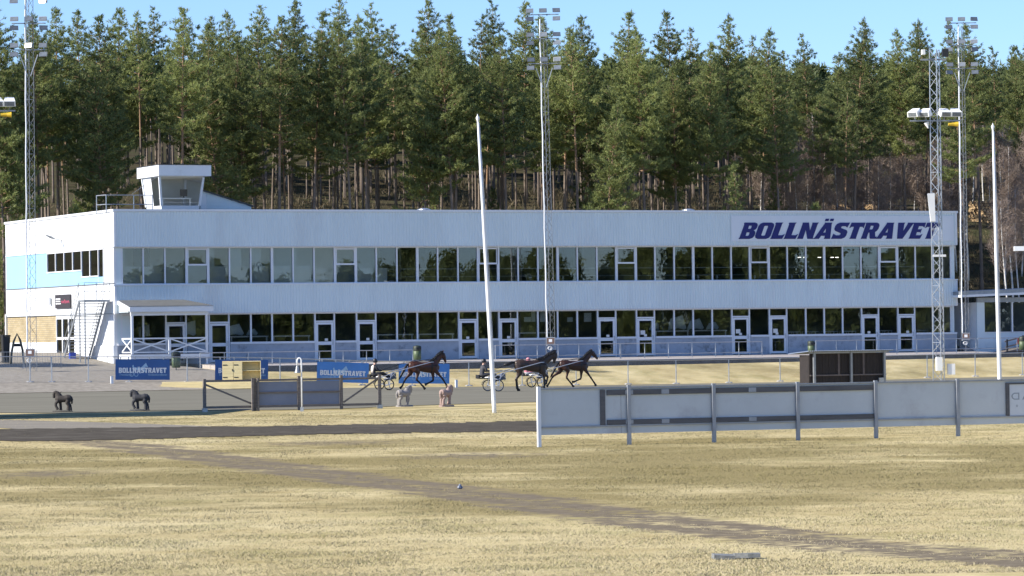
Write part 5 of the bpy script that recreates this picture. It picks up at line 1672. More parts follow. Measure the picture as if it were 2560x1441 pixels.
MB().box(-.3, .3, -.3, -.26, at(2345, 640, 160)[2] - base.z - .05, at(2345, 640, 160)[2] - base.z + .05).build('clamp', M_wbox, T1)
base2 = Vector((at(-22, 900, 146.0)[0], 146.0, 0.0))
arm2 = at(-22, 262, 146.0)[2]
tower(base2, hT, 'lattice tower at the left edge of which only a lamp and a yellow horn show', arm2)

# ================================================================== flagpoles
def flagpole(b, t, label):
    d = Vector(t) - Vector(b)
    e = empty('flagpole', b, 0, label, 'flagpole', 'white flagpoles'); e.rotation_euler = Vector((0, 0, 1)).rotation_difference(d).to_euler()
    h = d.length
    MB().lathe([(.085, -.15), (.085, .4), (.078, h * .4), (.062, h * .75), (.04, h - .25)], (0, 0, 0), 14).build('pole', M_white, e, True)
    MB().lathe([(.03, h - .26), (.05, h - .22), (.045, h - .19), (.075, h - .12), (.075, h - .07), (.03, h - .01), (.005, h + .08)], (0, 0, 0), 12).build('finial', M_white, e, True)
    MB().tube([(.10, 0, 1.0), (.11, .0, h * .5), (.06, 0, h - .3)], .008, 4).build('halyard', M_white, e)
b = gnd(1236, 1033); t = at(1194, 290, b.y)
flagpole(b, t, 'leaning white flagpole standing in the grass left of the billboards')
b = Vector((at(2500, 1000, 154.0)[0], 154.0, 0.0)); t = at(2482, 312, 154.0)
flagpole(b, t, 'white flagpole at the right in front of the kiosk')

# ================================================================== dark timber shelter
sd = 160.0
pS0 = at(2020, 955, sd); 
su, sv = [float(q) for q in toloc((at(2118, 950, sd)[0], sd))]
SH = empty('shelter', W(su, sv, 0.0), ANG, 'dark brown timber shelter with corrugated roof behind the billboards', 'shelter')
a = float(front(2024, 900, sv)[0]) - su; b = float(front(2214, 900, sv)[0]) - su
zr = front(2120, 878, sv)[1]; zm = front(2120, 936, sv)[1]
M_dkwood = mat('dark_stained_boards', (.020, .015, .014), .75, var=.35, scale=3, stretch=(4, 1, 1), bump=.2)
nb = 24
for k in range(nb):
    x0_ = a + (b - a) * k / nb; x1_ = a + (b - a) * (k + 1) / nb
    MB().box(x0_ + .004, x1_ - .004, .0 + .006 * (k % 2), .03 + .006 * (k % 2), .05, zr - .1).build('board', M_dkwood, SH)
for px in (2036, 2128, 2211):
    x = float(front(px, 900, sv - .12)[0]) - su
    MB().box(x - .05, x + .05, -.16, -.05, -.05, zr - .02).build('post', M_steel, SH)
for px in (2096, 2158):
    x = float(front(px, 900, sv)[0]) - su
    MB().box(x - .045, x + .045, -.045, -.001, zm, zr - .1).build('stud', mat('stud_brown', (.11, .09, .085), .8, var=.2), SH)
MB().box(a, b, -.049, -.0012, zm - .06, zm - .001).build('rail', mat('stud_brown2', (.14, .12, .115), .8, var=.2), SH)
MB().box(a - .02, a + .04, .04, .9, 0, zr - .16).build('end_panel', M_dkwood, SH)
MB().box(b - .04, b + .02, .04, .9, 0, zr - .16).build('end_panel', M_dkwood, SH)
MB().box(a - .1, b + .1, -.14, -.06, zr - .09, zr - .02).build('wall_plate', M_steel, SH)
mb = MB(); n = 44; vsr = []
for k in range(2 * n + 1):
    x = a - .25 + (b - a + .5) * k / (2 * n); dz = .045 if k % 2 else 0
    vsr += [(x, -.35, zr + dz), (x, 1.6, zr - .12 + dz)]
mb.add(vsr, [(2 * i, 2 * i + 2, 2 * i + 3, 2 * i + 1) for i in range(2 * n)])
mb.build('roof_sheet', mat('shelter_roof', (.17, .20, .25), .5, var=.1), SH)
x = float(front(2200, 940, sv - .1)[0]) - su
MB().box(x - .13, x + .11, -.26, -.165, zm - .45, zm - .18).build('small_box', M_galv, SH)

# ================================================================== billboards on the infield, seen from behind
B0 = gnd(1345, 1118); B5 = gnd(2393, 1091)
dirB = (B5 - B0).to_2d().normalized(); angB = math.atan2(dirB.y, dirB.x)
BB = empty('billboard_fence', Vector((B0.x, B0.y, 0)), angB, 'row of billboards seen from behind on grey posts', 'billboards')
def bbx(px, py=1030):        # pixel -> distance along the row, height
    v = ray(px, py); n_ = np.array([-dirB.y, dirB.x]); t_ = (np.array(B0)[:2] @ n_) / (v[:2] @ n_)
    p = v * t_; return float((p[:2] - np.array(B0)[:2]) @ np.array(dirB)), float(HC + p[2])
pp_px = [1345, 1570, 1782, 1992, 2187, 2392, 2600, 2800]
px_b = [bbx(p)[0] for p in pp_px]
M_post = mat('billboard_post', (.33, .35, .38), .5, .4, var=.15)
zt0 = bbx(1345, 970)[1]; zpt = bbx(1450, 973)[1]; zpb = bbx(1450, 1086)[1]; zr_ = bbx(1450, 1066)[1]
for k, x in enumerate(px_b):
    MB().box(x - .05, x + .05, -.11, -.02, -.1, zt0 + .03).build('post', M_white if k == 0 else M_post, BB)
for k in range(len(px_b) - 1):
    MB().box(px_b[k] + .012, px_b[k + 1] - .012, .0, .03, zr_ + .006, zpt).build('panel', M_board, BB)
    MB().box(px_b[k] + .012, px_b[k + 1] - .012, .0, .03, zpb, zr_ - .006).build('lower_panel', M_board, BB)
    MB().box(px_b[k] + .055, px_b[k + 1] - .055, -.05, -.002, zr_ - .03, zr_ + .012).build('rail', M_post, BB)
    MB().box(px_b[k] + .055, px_b[k + 1] - .055, -.06, .04, zpt + .002, zpt + .045).build('top_rail', M_post, BB)
M_tim = mat('dark_billboard_timber', (.105, .105, .11), .75, var=.25, scale=3, stretch=(.4, 2, 2))
x0_ = bbx(1500)[0]; x1_ = bbx(1512)[0]; xe = px_b[4]
zb0 = bbx(1700, 985)[1]; zb1 = bbx(1700, 971)[1]; zc0 = bbx(1700, 1059)[1]; zc1 = bbx(1700, 1046)[1]
MB().box(x0_, x1_, -.045, -.003, zc0 - .02, zb1).build('frame_upright', M_tim, BB)
for a_, b_ in zip([x1_] + px_b[1:4], px_b[1:5]):
    MB().box(a_ + .06, b_ - .06, -.045, -.003, zb0, zb1 - .01).build('frame_beam', M_tim, BB)
    MB().box(a_ + .06, b_ - .06, -.047, -.003, zc0 + .01, zc1).build('frame_beam', M_tim, BB)
for px in (1572, 1880, 1662):
    x = bbx(px)[0]
    for za_, zb2_ in ((zb0 + .01, zb1 - .02), (zc0 + .02, zc1 - .01)):
        MB().box(x - .12, x + .12, -.052, -.048, za_, zb2_).build('splice_plate', M_post, BB)
x = bbx(1552)[0]; MB().box(x, x + .012, -.006, -.002, zpb, zpt).build('panel_seam', M_post, BB)
# white board with mirrored letters showing through, at the right edge
xa = bbx(2514)[0]; xb = bbx(2522)[0]
zlo = bbx(2530, 1040)[1]; zhi = bbx(2530, 957)[1]
MB().box(xa, xb, -.06, -.003, zlo, zhi).build('frame_upright', M_tim, BB)
MB().box(xb + .003, px_b[6] - .06, -.06, -.003, zhi - .05, zhi).build('frame_beam', M_tim, BB)
wb = MB().box(xb + .004, px_b[6] - .06, -.03, -.004, zlo, zhi - .053).build('white_board', mat('board_white', (.62, .66, .70), .5, var=.04), BB)
M_lt = mat('ghost_letter', (.30, .34, .38), .6)
xd0, zd0 = bbx(2527, 1000); xd1, zd1 = bbx(2547, 982)
wD, hD = xd1 - xd0, zd1 - zd0
def arcD(sc):
    o = [(xd1, zd0), (xd1, zd1)]
    return o
outer = [(xd1, zd0), (xd1, zd1), (xd0 + wD * .35, zd1), (xd0 + wD * .1, zd0 + hD * .8), (xd0, zd0 + hD * .5), (xd0 + wD * .1, zd0 + hD * .2), (xd0 + wD * .35, zd0)]
inner = [(xd1 - wD * .16, zd0 + hD * .16), (xd1 - wD * .16, zd1 - hD * .16), (xd0 + wD * .4, zd1 - hD * .16), (xd0 + wD * .22, zd0 + hD * .7), (xd0 + wD * .17, zd0 + hD * .5), (xd0 + wD * .22, zd0 + hD * .3), (xd0 + wD * .4, zd0 + hD * .16)]
MB().plate([outer[::-1], inner], -.031, .003).build('mirrored_letter', M_lt, wb)
MB().plate([[(xd1 + wD * .35, zd0), (xd1 + wD * .52, zd0), (xd1 + wD * .95, zd1), (xd1 + wD * .75, zd1)], ], -.031, .003).plate([[(xd1 + wD * 1.25, zd0), (xd1 + wD * 1.42, zd0), (xd1 + wD * 1.0, zd1), (xd1 + wD * .96, zd1 - hD * .2)]], -.031, .003).build('mirrored_letter', M_lt, wb)
xo, zo = bbx(2541, 1015)
MB().plate([[(xo + .03 * math.cos(a), zo + .035 * math.sin(a)) for a in np.linspace(0, 2 * math.pi, 13)[:-1]], [(xo + .015 * math.cos(a), zo + .02 * math.sin(a)) for a in np.linspace(0, 2 * math.pi, 13)[:-1]]], -.031, .003).build('mirrored_letter', M_lt, wb)

# ================================================================== timber rail with two grey boards, bell post
G0 = gnd(510, 1029); G1 = gnd(955, 1023)
_m = (G0 + G1) / 2; angG = math.radians(21); _l = (G1 - G0).to_2d().length / math.cos(math.radians(14))
G0 = _m - Vector((math.cos(angG), math.sin(angG), 0)) * _l / 2; G1 = _m + Vector((math.cos(angG), math.sin(angG), 0)) * _l / 2
LG = (G1 - G0).to_2d().length
TG = empty('timber_rail_fence', Vector((G0.x, G0.y, 0)), angG, 'weathered timber rail fence with two grey boards beside the track', 'fence')
def gx(px): return LG * (px - 510) / (955 - 510)
zt_ = at(510, 948, G0.y)[2]
hG = zt_
for k, px in enumerate((510, 636, 748, 856, 955)):
    x = gx(px)
    MB().box(x - .06, x + .06, -.07, .06, -.1, hG + (.06 if k in (2, 3, 4) else 0)).build('post', M_wood, TG)
    if k in (0, 4): MB().box(x - .1, x + .1, -.1, .1, -.05, .16).build('post_shoe', M_galv, TG)
for a_, b_ in ((510, 636), (636, 748), (748, 856), (856, 955)):
    xa_, xb_ = gx(a_) + .07, gx(b_) - .07
    MB().box(xa_ + .003, xb_ - .003, -.05, .04, hG - .14, hG - .05).build('top_rail', M_wood, TG)
    MB().box(xa_ + .003, xb_ - .003, -.05, .04, .14, .24).build('bottom_rail', M_wood, TG)
MB().beam((gx(510) + .06, 0, hG - .25), (gx(636) - .1, 0, .3), .045, .075).build('brace', M_wood, TG)
MB().beam((gx(955) - .06, 0, hG - .1), (gx(856) + .1, 0, .3), .045, .075).build('brace', M_wood, TG)
M_gbd = mat('grey_rail_board', (.20, .23, .30), .6, var=.1, scale=1)
for a_, b_ in ((636, 748), (748, 856)):
    xa_, xb_ = gx(a_) + .075, gx(b_) - .075
    MB().box(xa_ + .005, xb_ - .005, .0, .03, .245, hG * .52).build('grey_board', M_gbd, TG)
    MB().box(xa_ + .005, xb_ - .005, .0, .03, hG * .52 + .08, hG - .165).build('grey_board', M_gbd, TG)
    MB().box(xa_ + .003, xb_ - .003, -.05, .04, hG * .52 + .002, hG * .52 + .078).build('mid_rail', M_wood, TG)
for px in (628, 642):
    x = gx(px); MB().box(x - .04, x + .04, -.2, -.09, -.05, hG).build('short_post', M_wood, TG)
bp0 = gnd(755, 1029)
BPz = at(753, 893, bp0.y)[2]
BE = empty('bell_post', bp0, 0.0, 'white hooked post carrying a metal bell in front of the grey boards', 'bell post')
MB().tube([(0, 0, -.1), (0, 0, BPz - .16)] + [(-.09 + .09 * math.cos(a), 0, BPz - .16 + .12 * math.sin(a)) for a in np.linspace(0, math.pi, 7)[1:]] + [(-.18, 0, BPz - .38)], .032, 8).build('post', M_white, BE, True)
MB().lathe([(.02, 0), (.05, -.03), (.07, -.12), (.085, -.22), (.13, -.30), (.135, -.32), (.10, -.32)], (-.18, 0, BPz - .36), 14).build('bell', M_steel, BE, True)
MB().box(-.07, .07, -.06, .06, 0, .18).build('foot', M_galv, BE)

# ================================================================== white marker posts
for px, py, lab in ((280, 961, 'short white marker post left of the dark blue banner'), (1141, 970, 'short white marker post between the pink statue and the fence')):
    p = gnd(px, py)
    e = empty('marker_post', p, ANG, lab, 'marker post', 'white marker posts')
    MB().box(-.075, .075, -.05, .05, -.1, .48).build('board', M_white, e)
    MB().box(-.08, .08, -.055, .055, .481, .50).build('cap', M_galv, e)

# ================================================================== slab and litter in the grass
p = gnd(1842, 1398)
M_stone = mat('old_slab', (.20, .205, .20), .85, var=.35, scale=9, bump=.5, bscale=22, dirt=(.15, .16, .12), dscale=7, damt=.7)
SL = empty('stone_slab', p, .03, 'broken grey concrete slab lying in the foreground grass', 'slab')
for k, (x0, x1, dz, rx) in enumerate(((-.34, -.04, .0, .03), (-.035, .33, .015, -.02))):
    mb = MB(); r = random.Random(k)
    top_ = [(x0, -.14), ((x0 + x1) / 2, -.16 + .02 * r.random()), (x1, -.13), (x1 + .005, .13), ((x0 + x1) / 2, .15), (x0 - .01, .12)]
    vs = [(a, b, .0) for a, b in top_] + [(a * .99, b * .98, .06 + r.uniform(-.012, .012)) for a, b in top_]
    mb.add(vs, [(0, 5, 4, 3, 2, 1), (6, 7, 8, 9, 10, 11)] + [(i, (i + 1) % 6, 6 + (i + 1) % 6, 6 + i) for i in range(6)])
    o = mb.build('slab_piece', M_stone, SL); o.location = (0, 0, dz); o.rotation_euler = (rx, rx, rx)
p = gnd(1150, 1223)
LT = empty('crumpled_litter', p, .4, 'small crumpled blue-grey wrapper lying on the worn path', 'litter'); LT.scale = (.8, .8, .8)
mb = MB(); r = random.Random(4); n = 8
rings = []
for j, (rr, zz) in enumerate(((.05, 0), (.07, .04), (.05, .09), (.015, .13))):
    rings += [(rr * math.cos(2 * math.pi * k / n) * r.uniform(.6, 1.3), rr * math.sin(2 * math.pi * k / n) * r.uniform(.6, 1.3), zz + r.uniform(-.012, .012)) for k in range(n)]
mb.add(rings, [(j * n + k, j * n + (k + 1) % n, (j + 1) * n + (k + 1) % n, (j + 1) * n + k) for j in range(3) for k in range(n)] + [tuple(range(3 * n, 4 * n))])
mb.build('wrapper', mat('wrapper_blue', (.12, .15, .21), .4, var=.3, scale=20), LT)

# ================================================================== yard clutter at the left: barriers, arch, crate
def barrier(px0, px1, yv, label):
    u0, u1 = front(px0, 880, yv)[0], front(px1, 880, yv)[0]
    z = H((u0 + u1) / 2, yv)
    e = empty('crowd_barrier', W((u0 + u1) / 2, yv, z), ANG, label, 'barrier', 'crowd barriers')
    w = (u1 - u0) / 2
    MB().tube([(-w, 0, 0), (-w, 0, 1.0), (-w + .1, 0, 1.1), (w - .1, 0, 1.1), (w, 0, 1.0), (w, 0, 0)], .022, 7).build('frame', M_steel, e)
    MB().tube([(-w, 0, .18), (w, 0, .18)], .018, 6).build('bottom_rail', M_steel, e)
    n = max(6, int(2 * w / .17))
    for k in range(1, n):
        x = -w + 2 * w * k / n
        MB().tube([(x, 0, .18), (x, 0, 1.1)], .009, 5).build('bar', M_steel, e)
    for x in (-w + .2, w - .2):
        MB().box(x - .03, x + .03, -.3, .3, -.02, .03).build('foot', M_steel, e)
barrier(-70, 57, -3.2, 'grey crowd barrier at the left image edge')
barrier(60, 152, -2.6, 'grey crowd barrier between the left mast and the steel stair')
# leaf-shaped arch flag stand
yv = 1.5; ua_ = front(43, 880, yv)[0]; z = H(ua_, yv)
AR = empty('arch_stand', W(ua_, yv, z), ANG, 'dark pointed arch stand in front of the yellow brick wall', 'arch')
zt_ = front(43, 835, yv)[1] - z
pts_ = [(-.42, 0, 0), (-.36, 0, zt_ * .4), (-.22, 0, zt_ * .75), (0, 0, zt_), (.2, 0, zt_ * .8), (.36, 0, zt_ * .45), (.44, 0, 0)]
MB().tube(pts_, [.07, .08, .07, .06, .07, .08, .07], 8).build('arch_band', mat('arch_olive', (.10, .10, .075), .7, var=.3), AR, True)
MB().box(-.3, .3, -.02, .02, zt_ * .58, zt_ * .68).build('crossbar', M_black, AR)
yv = 2.0; ua_ = front(14, 870, yv)[0]; z = H(ua_, yv)
BN = empty('wheeled_bin', W(ua_, yv, z), ANG, 'dark tall bin at the far left by the downpipe', 'bin')
zt_ = front(14, 838, yv)[1] - z
MB().hexa([(-.18, -.2, 0.08), (.18, -.2, .08), (.18, .2, .08), (-.18, .2, .08)], [(-.24, -.26, zt_ - .1), (.24, -.26, zt_ - .1), (.24, .26, zt_ - .1), (-.24, .26, zt_ - .1)]).build('body', M_black, BN)
MB().box(-.26, .26, -.28, .28, zt_ - .098, zt_).build('lid', M_black, BN)
for x in (-.2, .2): MB().torus((x, .2, .09), .07, .025, 'Y', 12, 6).build('wheel', M_black, BN)
# crate and broom at the stair
uc, yc_ = -1.3, 5.6
cu, cz = front(181, 888, 4.6); z = H(cu, 4.6)
CR = empty('blue_crate', W(cu, 4.6, z), ANG, 'bright blue plastic crate at the foot of the steel stair', 'crate')
M_bl = mat('crate_blue', (.03, .07, .45), .45, var=.1)
for nm, bxx in (('side', (-.2, .2, -.15, -.13, 0, .42)), ('side', (-.2, .2, .13, .15, 0, .42)), ('end', (-.2, -.18, -.13, .13, 0, .42)), ('end', (.18, .2, -.13, .13, 0, .42)), ('bottom', (-.18, .18, -.13, .13, 0, .02)), ('rim', (-.22, .22, -.17, -.151, .36, .43))):
    MB().box(*bxx).build(nm, M_bl, CR)
# ================================================================== kiosk at the right
kx0 = front(2443, 800, -.2)[0] ; ky = -.2
zk = 1.38
kz0 = zk
KI = empty('kiosk', W(kx0, ky, kz0), ANG, 'small white flat-roofed kiosk at the right edge with large window', 'kiosk')
kw = 9.0; kd = 6.0
def kz(px, py): return front(px, py, ky)[1] - kz0
ztp = kz(2500, 756); 
MB().box(0, .62, 0, .15, 0, ztp).build('front_pier', M_clad, KI)
xw0 = front(2467, 800, ky)[0] - kx0; xw1 = front(2531, 800, ky)[0] - kx0
zs0 = kz(2500, 830)
MB().box(.62, kw, .02, .15, 0, zs0 - .06).build('front_wall', M_clad, KI)
for k in range(5):
    MB().box(.63, kw, .0, .019, .05 + k * .16, .19 + k * .16).build('weatherboard', M_clad, KI) if .19 + k * .16 < zs0 - .06 else None
MB().box(.62, kw, -.04, .17, zs0 - .058, zs0).build('window_sill', M_white, KI)
MB().box(.64, xw1 - .05, .07, .08, zs0 + .002, ztp - .02).build('window_pane', M_glass, KI)
MB().box(xw1 + .05, kw - .1, .07, .08, zs0 + .002, ztp - .02).build('window_pane', M_glass, KI)
MB().box(xw1 - .05, xw1 + .05, -.02, .16, zs0 + .001, ztp).build('window_post', M_white, KI)
MB().box(0, .15, .15, kd, 0, ztp).build('end_wall', M_white, KI)
MB().box(.15, kw, kd - .15, kd, 0, ztp).build('rear_wall', M_room, KI)
MB().box(.15, kw, .15, kd - .15, -.05, .05).build('floor', M_conc, KI)
ra = front(2402, 735, ky - .9)[0] - kx0
zra = front(2402, 744, ky - .9)[1] - kz0; zrb = front(2402, 730, ky - .9)[1] - kz0
zrc = front(2560, 737, ky - .9)[1] - kz0; zrd = front(2560, 723, ky - .9)[1] - kz0
sl = (zrc - zra) / (front(2560, 730, ky - .9)[0] - kx0 - ra)
def roofz(x): return zra + sl * (x - ra)
xe_ = kw + .8
MB().hexa([(ra, -.9, zra), (xe_, -.9, roofz(xe_)), (xe_, kd + .5, roofz(xe_)), (ra, kd + .5, zra)], [(ra, -.9, zra + .16), (xe_, -.9, roofz(xe_) + .16), (xe_, kd + .5, roofz(xe_) + .16), (ra, kd + .5, zra + .16)]).build('roof_slab', M_white, KI)
MB().hexa([(ra + .05, -.8, zra + .163), (xe_, -.8, roofz(xe_) + .163), (xe_, kd + .4, roofz(xe_) + .163), (ra + .05, kd + .4, zra + .163)], [(ra + .05, -.8, zrb + .02), (xe_, -.8, roofz(xe_) + zrb - zra + .02), (xe_, kd + .4, roofz(xe_) + zrb - zra + .02), (ra + .05, kd + .4, zrb + .02)]).build('roof_edge', M_steel, KI)
MB().box(.0, kw, -.05, .14, ztp + .002, zra - .02).build('lintel', M_steel, KI)
# ramp with handrail and red panel
ry = -2.2
ru0 = front(2515, 845, ry)[0]; rz0 = 1.40
RA = empty('ramp', W(ru0, ry, rz0), ANG, 'dark ramp with handrail and red panel beside the kiosk', 'ramp')
def rz(px, py): return front(px, py, ry)[1] - rz0
xr = front(2556, 800, ry)[0] - ru0
MB().hexa([(-.2, 0, -.05), (4, 0, -.05), (4, 1.4, -.05), (-.2, 1.4, -.05)], [(-.2, 0, .02), (4, 0, .75), (4, 1.4, .75), (-.2, 1.4, .02)]).build('deck', M_wood, RA)
for x in (.05, xr, xr + 1.5):
    MB().box(x - .05, x + .05, -.1, -.003, -.05, .9 + x * .2).build('post', M_black, RA)
MB().beam((-.15, -.06, .75), (4, -.06, 1.6), .04, .1).build('handrail', M_wood, RA)
MB().beam((-.1, -.06, .35), (4, -.06, 1.2), .04, .1).build('handrail', M_wood, RA)
MB().hexa([(xr - .6, -.13, .55), (xr + 1.6, -.13, .85), (xr + 1.6, -.105, .85), (xr - .6, -.105, .55)], [(xr - .5, -.13, 1.0), (xr + 1.6, -.13, 1.45), (xr + 1.6, -.105, 1.45), (xr - .5, -.105, 1.0)]).build('red_panel', mat('red_panel', (.42, .045, .04), .5, var=.1), RA)
# lamp post just beyond the right edge, its white head reaching in
lz = at(2548, 622, 200.0)
LP = empty('lamp_post', Vector((at(2640, 800, 200.0)[0], 200.0, H(*[float(q) for q in toloc((at(2640, 800, 200.0)[0], 200.0))]))), 0, 'white flat lamp head reaching in at the right edge above the kiosk', 'lamp')
hz = lz[2] - LP.location.z
MB().tube([(0, 0, -.1), (0, 0, hz - .1)], .06, 8).build('pole', M_galv, LP)
MB().tube([(0, 0, hz - .15), (-.9, 0, hz - .02)], .035, 7).build('arm', M_galv, LP)
xh = at(2535, 622, 200.0)[0] - LP.location.x
MB().box(xh, xh + 1.3, -.18, .18, hz - .13, hz + .13).build('lamp_head', M_wbox, LP)
# scoreboard and hut standing just left of the view; they throw the shadows seen on the left
SB = empty('results_board', Vector((-25.0, 147.5, 0.0)), math.radians(84), 'large results board standing left of the view', 'board')
for x in (-4.2, 0, 4.2): MB().box(x - .15, x + .15, -.15, .15, -.2, 8.4).build('leg', M_steel, SB)
MB().box(-5.2, 5.2, -.55, -.16, 1.0, 8.4).build('board', M_black, SB)
MB().box(-5.3, 5.3, -.6, .2, 8.403, 8.6).build('cap', M_steel, SB)
sh = gnd(130, 916)
hb = Vector((sh.x, sh.y, 0)) - Vector((.94, .34, 0)) * 10.5
_u, _y = [float(q) for q in toloc(hb)]
HU = empty('judge_tower', W(_u, _y, H(_u, _y)), ANG, 'small tower hut standing left of the view in the gravel yard', 'hut')
MB().box(-1.3, 1.3, -1.3, 1.3, -.2, 6.2).build('wall', M_clad, HU)
MB().hexa([(-1.7, -1.7, 6.2), (1.7, -1.7, 6.2), (1.7, 1.7, 6.2), (-1.7, 1.7, 6.2)], [(-.05, -.05, 9.0), (.05, -.05, 9.0), (.05, .05, 9.0), (-.05, .05, 9.0)]).build('roof', M_roofing, HU)
MB().box(-.4, .5, -1.33, -1.303, -.1, 1.9).build('door', M_wood, HU)

# ================================================================== horses, sulkies, drivers
def coat(name, body, points, ztop=.62, zfade=.35):
    m = bpy.data.materials.new(name); m.use_nodes = True
    nt = m.node_tree; N = nt.nodes; L = nt.links; b = N['Principled BSDF']
    b.inputs['Roughness'].default_value = .42; b.inputs['Specular IOR Level'].default_value = .45
    tc = N.new('ShaderNodeTexCoord'); sp = N.new('ShaderNodeSeparateXYZ'); L.new(tc.outputs['Object'], sp.inputs[0])
    nz = N.new('ShaderNodeTexNoise'); nz.inputs['Scale'].default_value = 5; nz.inputs['Detail'].default_value = 4; L.new(tc.outputs['Object'], nz.inputs['Vector'])
    a = N.new('ShaderNodeMath'); a.operation = 'MULTIPLY_ADD'; a.inputs[1].default_value = .25
    L.new(nz.outputs[0], a.inputs[0]); L.new(sp.outputs[2], a.inputs[2])
    mr = N.new('ShaderNodeMapRange'); mr.inputs[1].default_value = ztop; mr.inputs[2].default_value = ztop + zfade
    L.new(a.outputs[0], mr.inputs[0])
    mx = N.new('ShaderNodeMix'); mx.data_type = 'RGBA'
    L.new(mr.outputs[0], mx.inputs[0]); mx.inputs[6].default_value = (*points, 1)
    r = N.new('ShaderNodeValToRGB'); r.color_ramp.elements[0].position = .3; r.color_ramp.elements[1].position = .7
    r.color_ramp.elements[0].color = (*[c * .8 for c in body], 1); r.color_ramp.elements[1].color = (*[c * 1.2 for c in body], 1)
    L.new(nz.outputs[0], r.inputs[0]); L.new(r.outputs[0], mx.inputs[7])
    L.new(mx.outputs[2], b.inputs['Base Color'])
    return m
M_hair = mat('horse_hair', (.012, .010, .009), .5, var=.3)
M_leather = mat('harness_leather', (.018, .016, .016), .4, var=.2)
M_white_strap = mat('pale_strap', (.5, .5, .52), .4)
def horse_mesh(pose):
    mb = MB()
    def ring(x, z, w, h): return ((x, 0, z), w, h)
    # trunk (buttock to breast)
    mb.loft([ring(-.36, 1.36, .06, .10), ring(-.30, 1.36, .17, .22), ring(-.12, 1.36, .25, .29), ring(.10, 1.36, .265, .29), ring(.35, 1.33, .25, .27), ring(.62, 1.29, .265, .295),
             ring(.90, 1.28, .255, .33), ring(1.12, 1.30, .235, .34), ring(1.32, 1.27, .21, .29), ring(1.48, 1.24, .15, .20), ring(1.56, 1.24, .06, .09)], 14)
    # neck and head
    hx, hz = pose['poll']; nx, nz = pose['nose']
    mb.loft([((1.12, 0, 1.38), .16, .30), ((1.30 + (hx - 1.76) * .35, 0, 1.55 + (hz - 2.1) * .3), .13, .24), ((1.52 + (hx - 1.76) * .7, 0, 1.78 + (hz - 2.1) * .7), .10, .185), ((hx - .03, 0, hz - .09), .085, .14), ((hx + .06, 0, hz - .03), .06, .08)], 12)
    P = Vector((hx + .02, 0, hz - .06)); Q = Vector((nx, 0, nz)); D = Q - P
    mb.loft([(tuple(P - D * .06), .075, .09), (tuple(P + D * .15), .105, .135), (tuple(P + D * .38), .10, .14), (tuple(P + D * .62), .075, .10), (tuple(P + D * .85), .06, .078), (tuple(P + D * 1.0), .055, .065), (tuple(P + D * 1.06), .03, .04)], 12)
    ex, ez = pose.get('ear', (.06, .16))
    for s in (-1, 1):
        mb.loft([((hx, s * .045, hz - .02), .03, .035), ((hx + ex * .5, s * .06, hz + ez * .5), .03, .03), ((hx + ex, s * .065, hz + ez), .008, .008)], 8)
    # legs: (joint list) hip/stifle/hock/fetlock/hoof
    for key, s in (('hl', 1), ('hr', -1)):
        st, hk, ft, hf = pose[key]; y = s * .14
        mb.loft([((-.10, y * .8, 1.36), .12, .24), (((-.10 + st[0]) * .5, y, (1.30 + st[1]) * .5), .13, .20), ((st[0], y, st[1]), .095, .135), (((st[0] + hk[0]) * .5, y, (st[1] + hk[1]) * .5), .06, .075), ((hk[0], y, hk[1]), .052, .066)], 12)
        legtube(mb, hk, ft, hf, y)
    for key, s in (('fl', 1), ('fr', -1)):
        el, kn, ft, hf = pose[key]; y = s * .13
        mb.loft([((1.20, y * .9, 1.28), .10, .20), ((el[0], y, el[1]), .09, .12), (((el[0] + kn[0]) * .5, y, (el[1] + kn[1]) * .5), .06, .07), ((kn[0], y, kn[1]), .05, .054)], 12)
        legtube(mb, kn, ft, hf, y, .046)
    return mb
def legtube(mb, a, ft, hf, y, r0=.05):
    A, B, C_ = Vector((a[0], y, a[1])), Vector((ft[0], y, ft[1])), Vector((hf[0], y, hf[1]))
    mb.loft([(tuple(A), r0 * 1.2, r0 * 1.25 + .015), (tuple(A.lerp(B, .25)), .044, .056), (tuple(A.lerp(B, .75)), .042, .052), (tuple(B), .052, .064), (tuple(B.lerp(C_, .5)), .046, .056)], 10)
    d = (C_ - B).normalized()
    mb.loft([(tuple(B.lerp(C_, .35)), .045, .055), (tuple(B.lerp(C_, .7)), .06, .072), (tuple(C_ + d * .03), .072, .09), (tuple(C_ + d * .055), .066, .082)], 10)
TROT = dict(poll=(1.76, 2.12), nose=(1.97, 1.56), ear=(.09, .15),
            hl=((-.20, .92), (-.50, .62), (-.70, .22), (-.80, .13)), hr=((.20, .98), (.07, .60), (.48, .20), (.58, .07)),
            fl=((1.20, .95), (1.24, .52), (.86, .34), (.76, .30)), fr=((1.36, .98), (1.70, .62), (1.94, .24), (2.0, .10)))
TROT2 = dict(poll=(1.80, 2.16), nose=(2.20, 1.68), ear=(.0, .18),
             hl=((-.28, .92), (-.72, .66), (-1.0, .22), (-1.10, .10)), hr=((.16, .98), (.06, .58), (.40, .18), (.50, .05)),
             fl=((1.18, .95), (1.14, .50), (.72, .33), (.60, .31)), fr=((1.36, .98), (1.66, .58), (1.92, .22), (1.99, .10)))
JOG = dict(poll=(1.98, 2.02), nose=(1.93, 1.44), ear=(.10, .12),
           hl=((-.02, .95), (-.20, .64), (-.16, .16), (-.08, .06)), hr=((-.12, .90), (-.30, .64), (-.24, .15), (-.17, .05)),
           fl=((1.22, .95), (1.62, .74), (1.52, .36), (1.42, .34)), fr=((1.26, .95), (1.30, .52), (1.28, .14), (1.33, .06)))
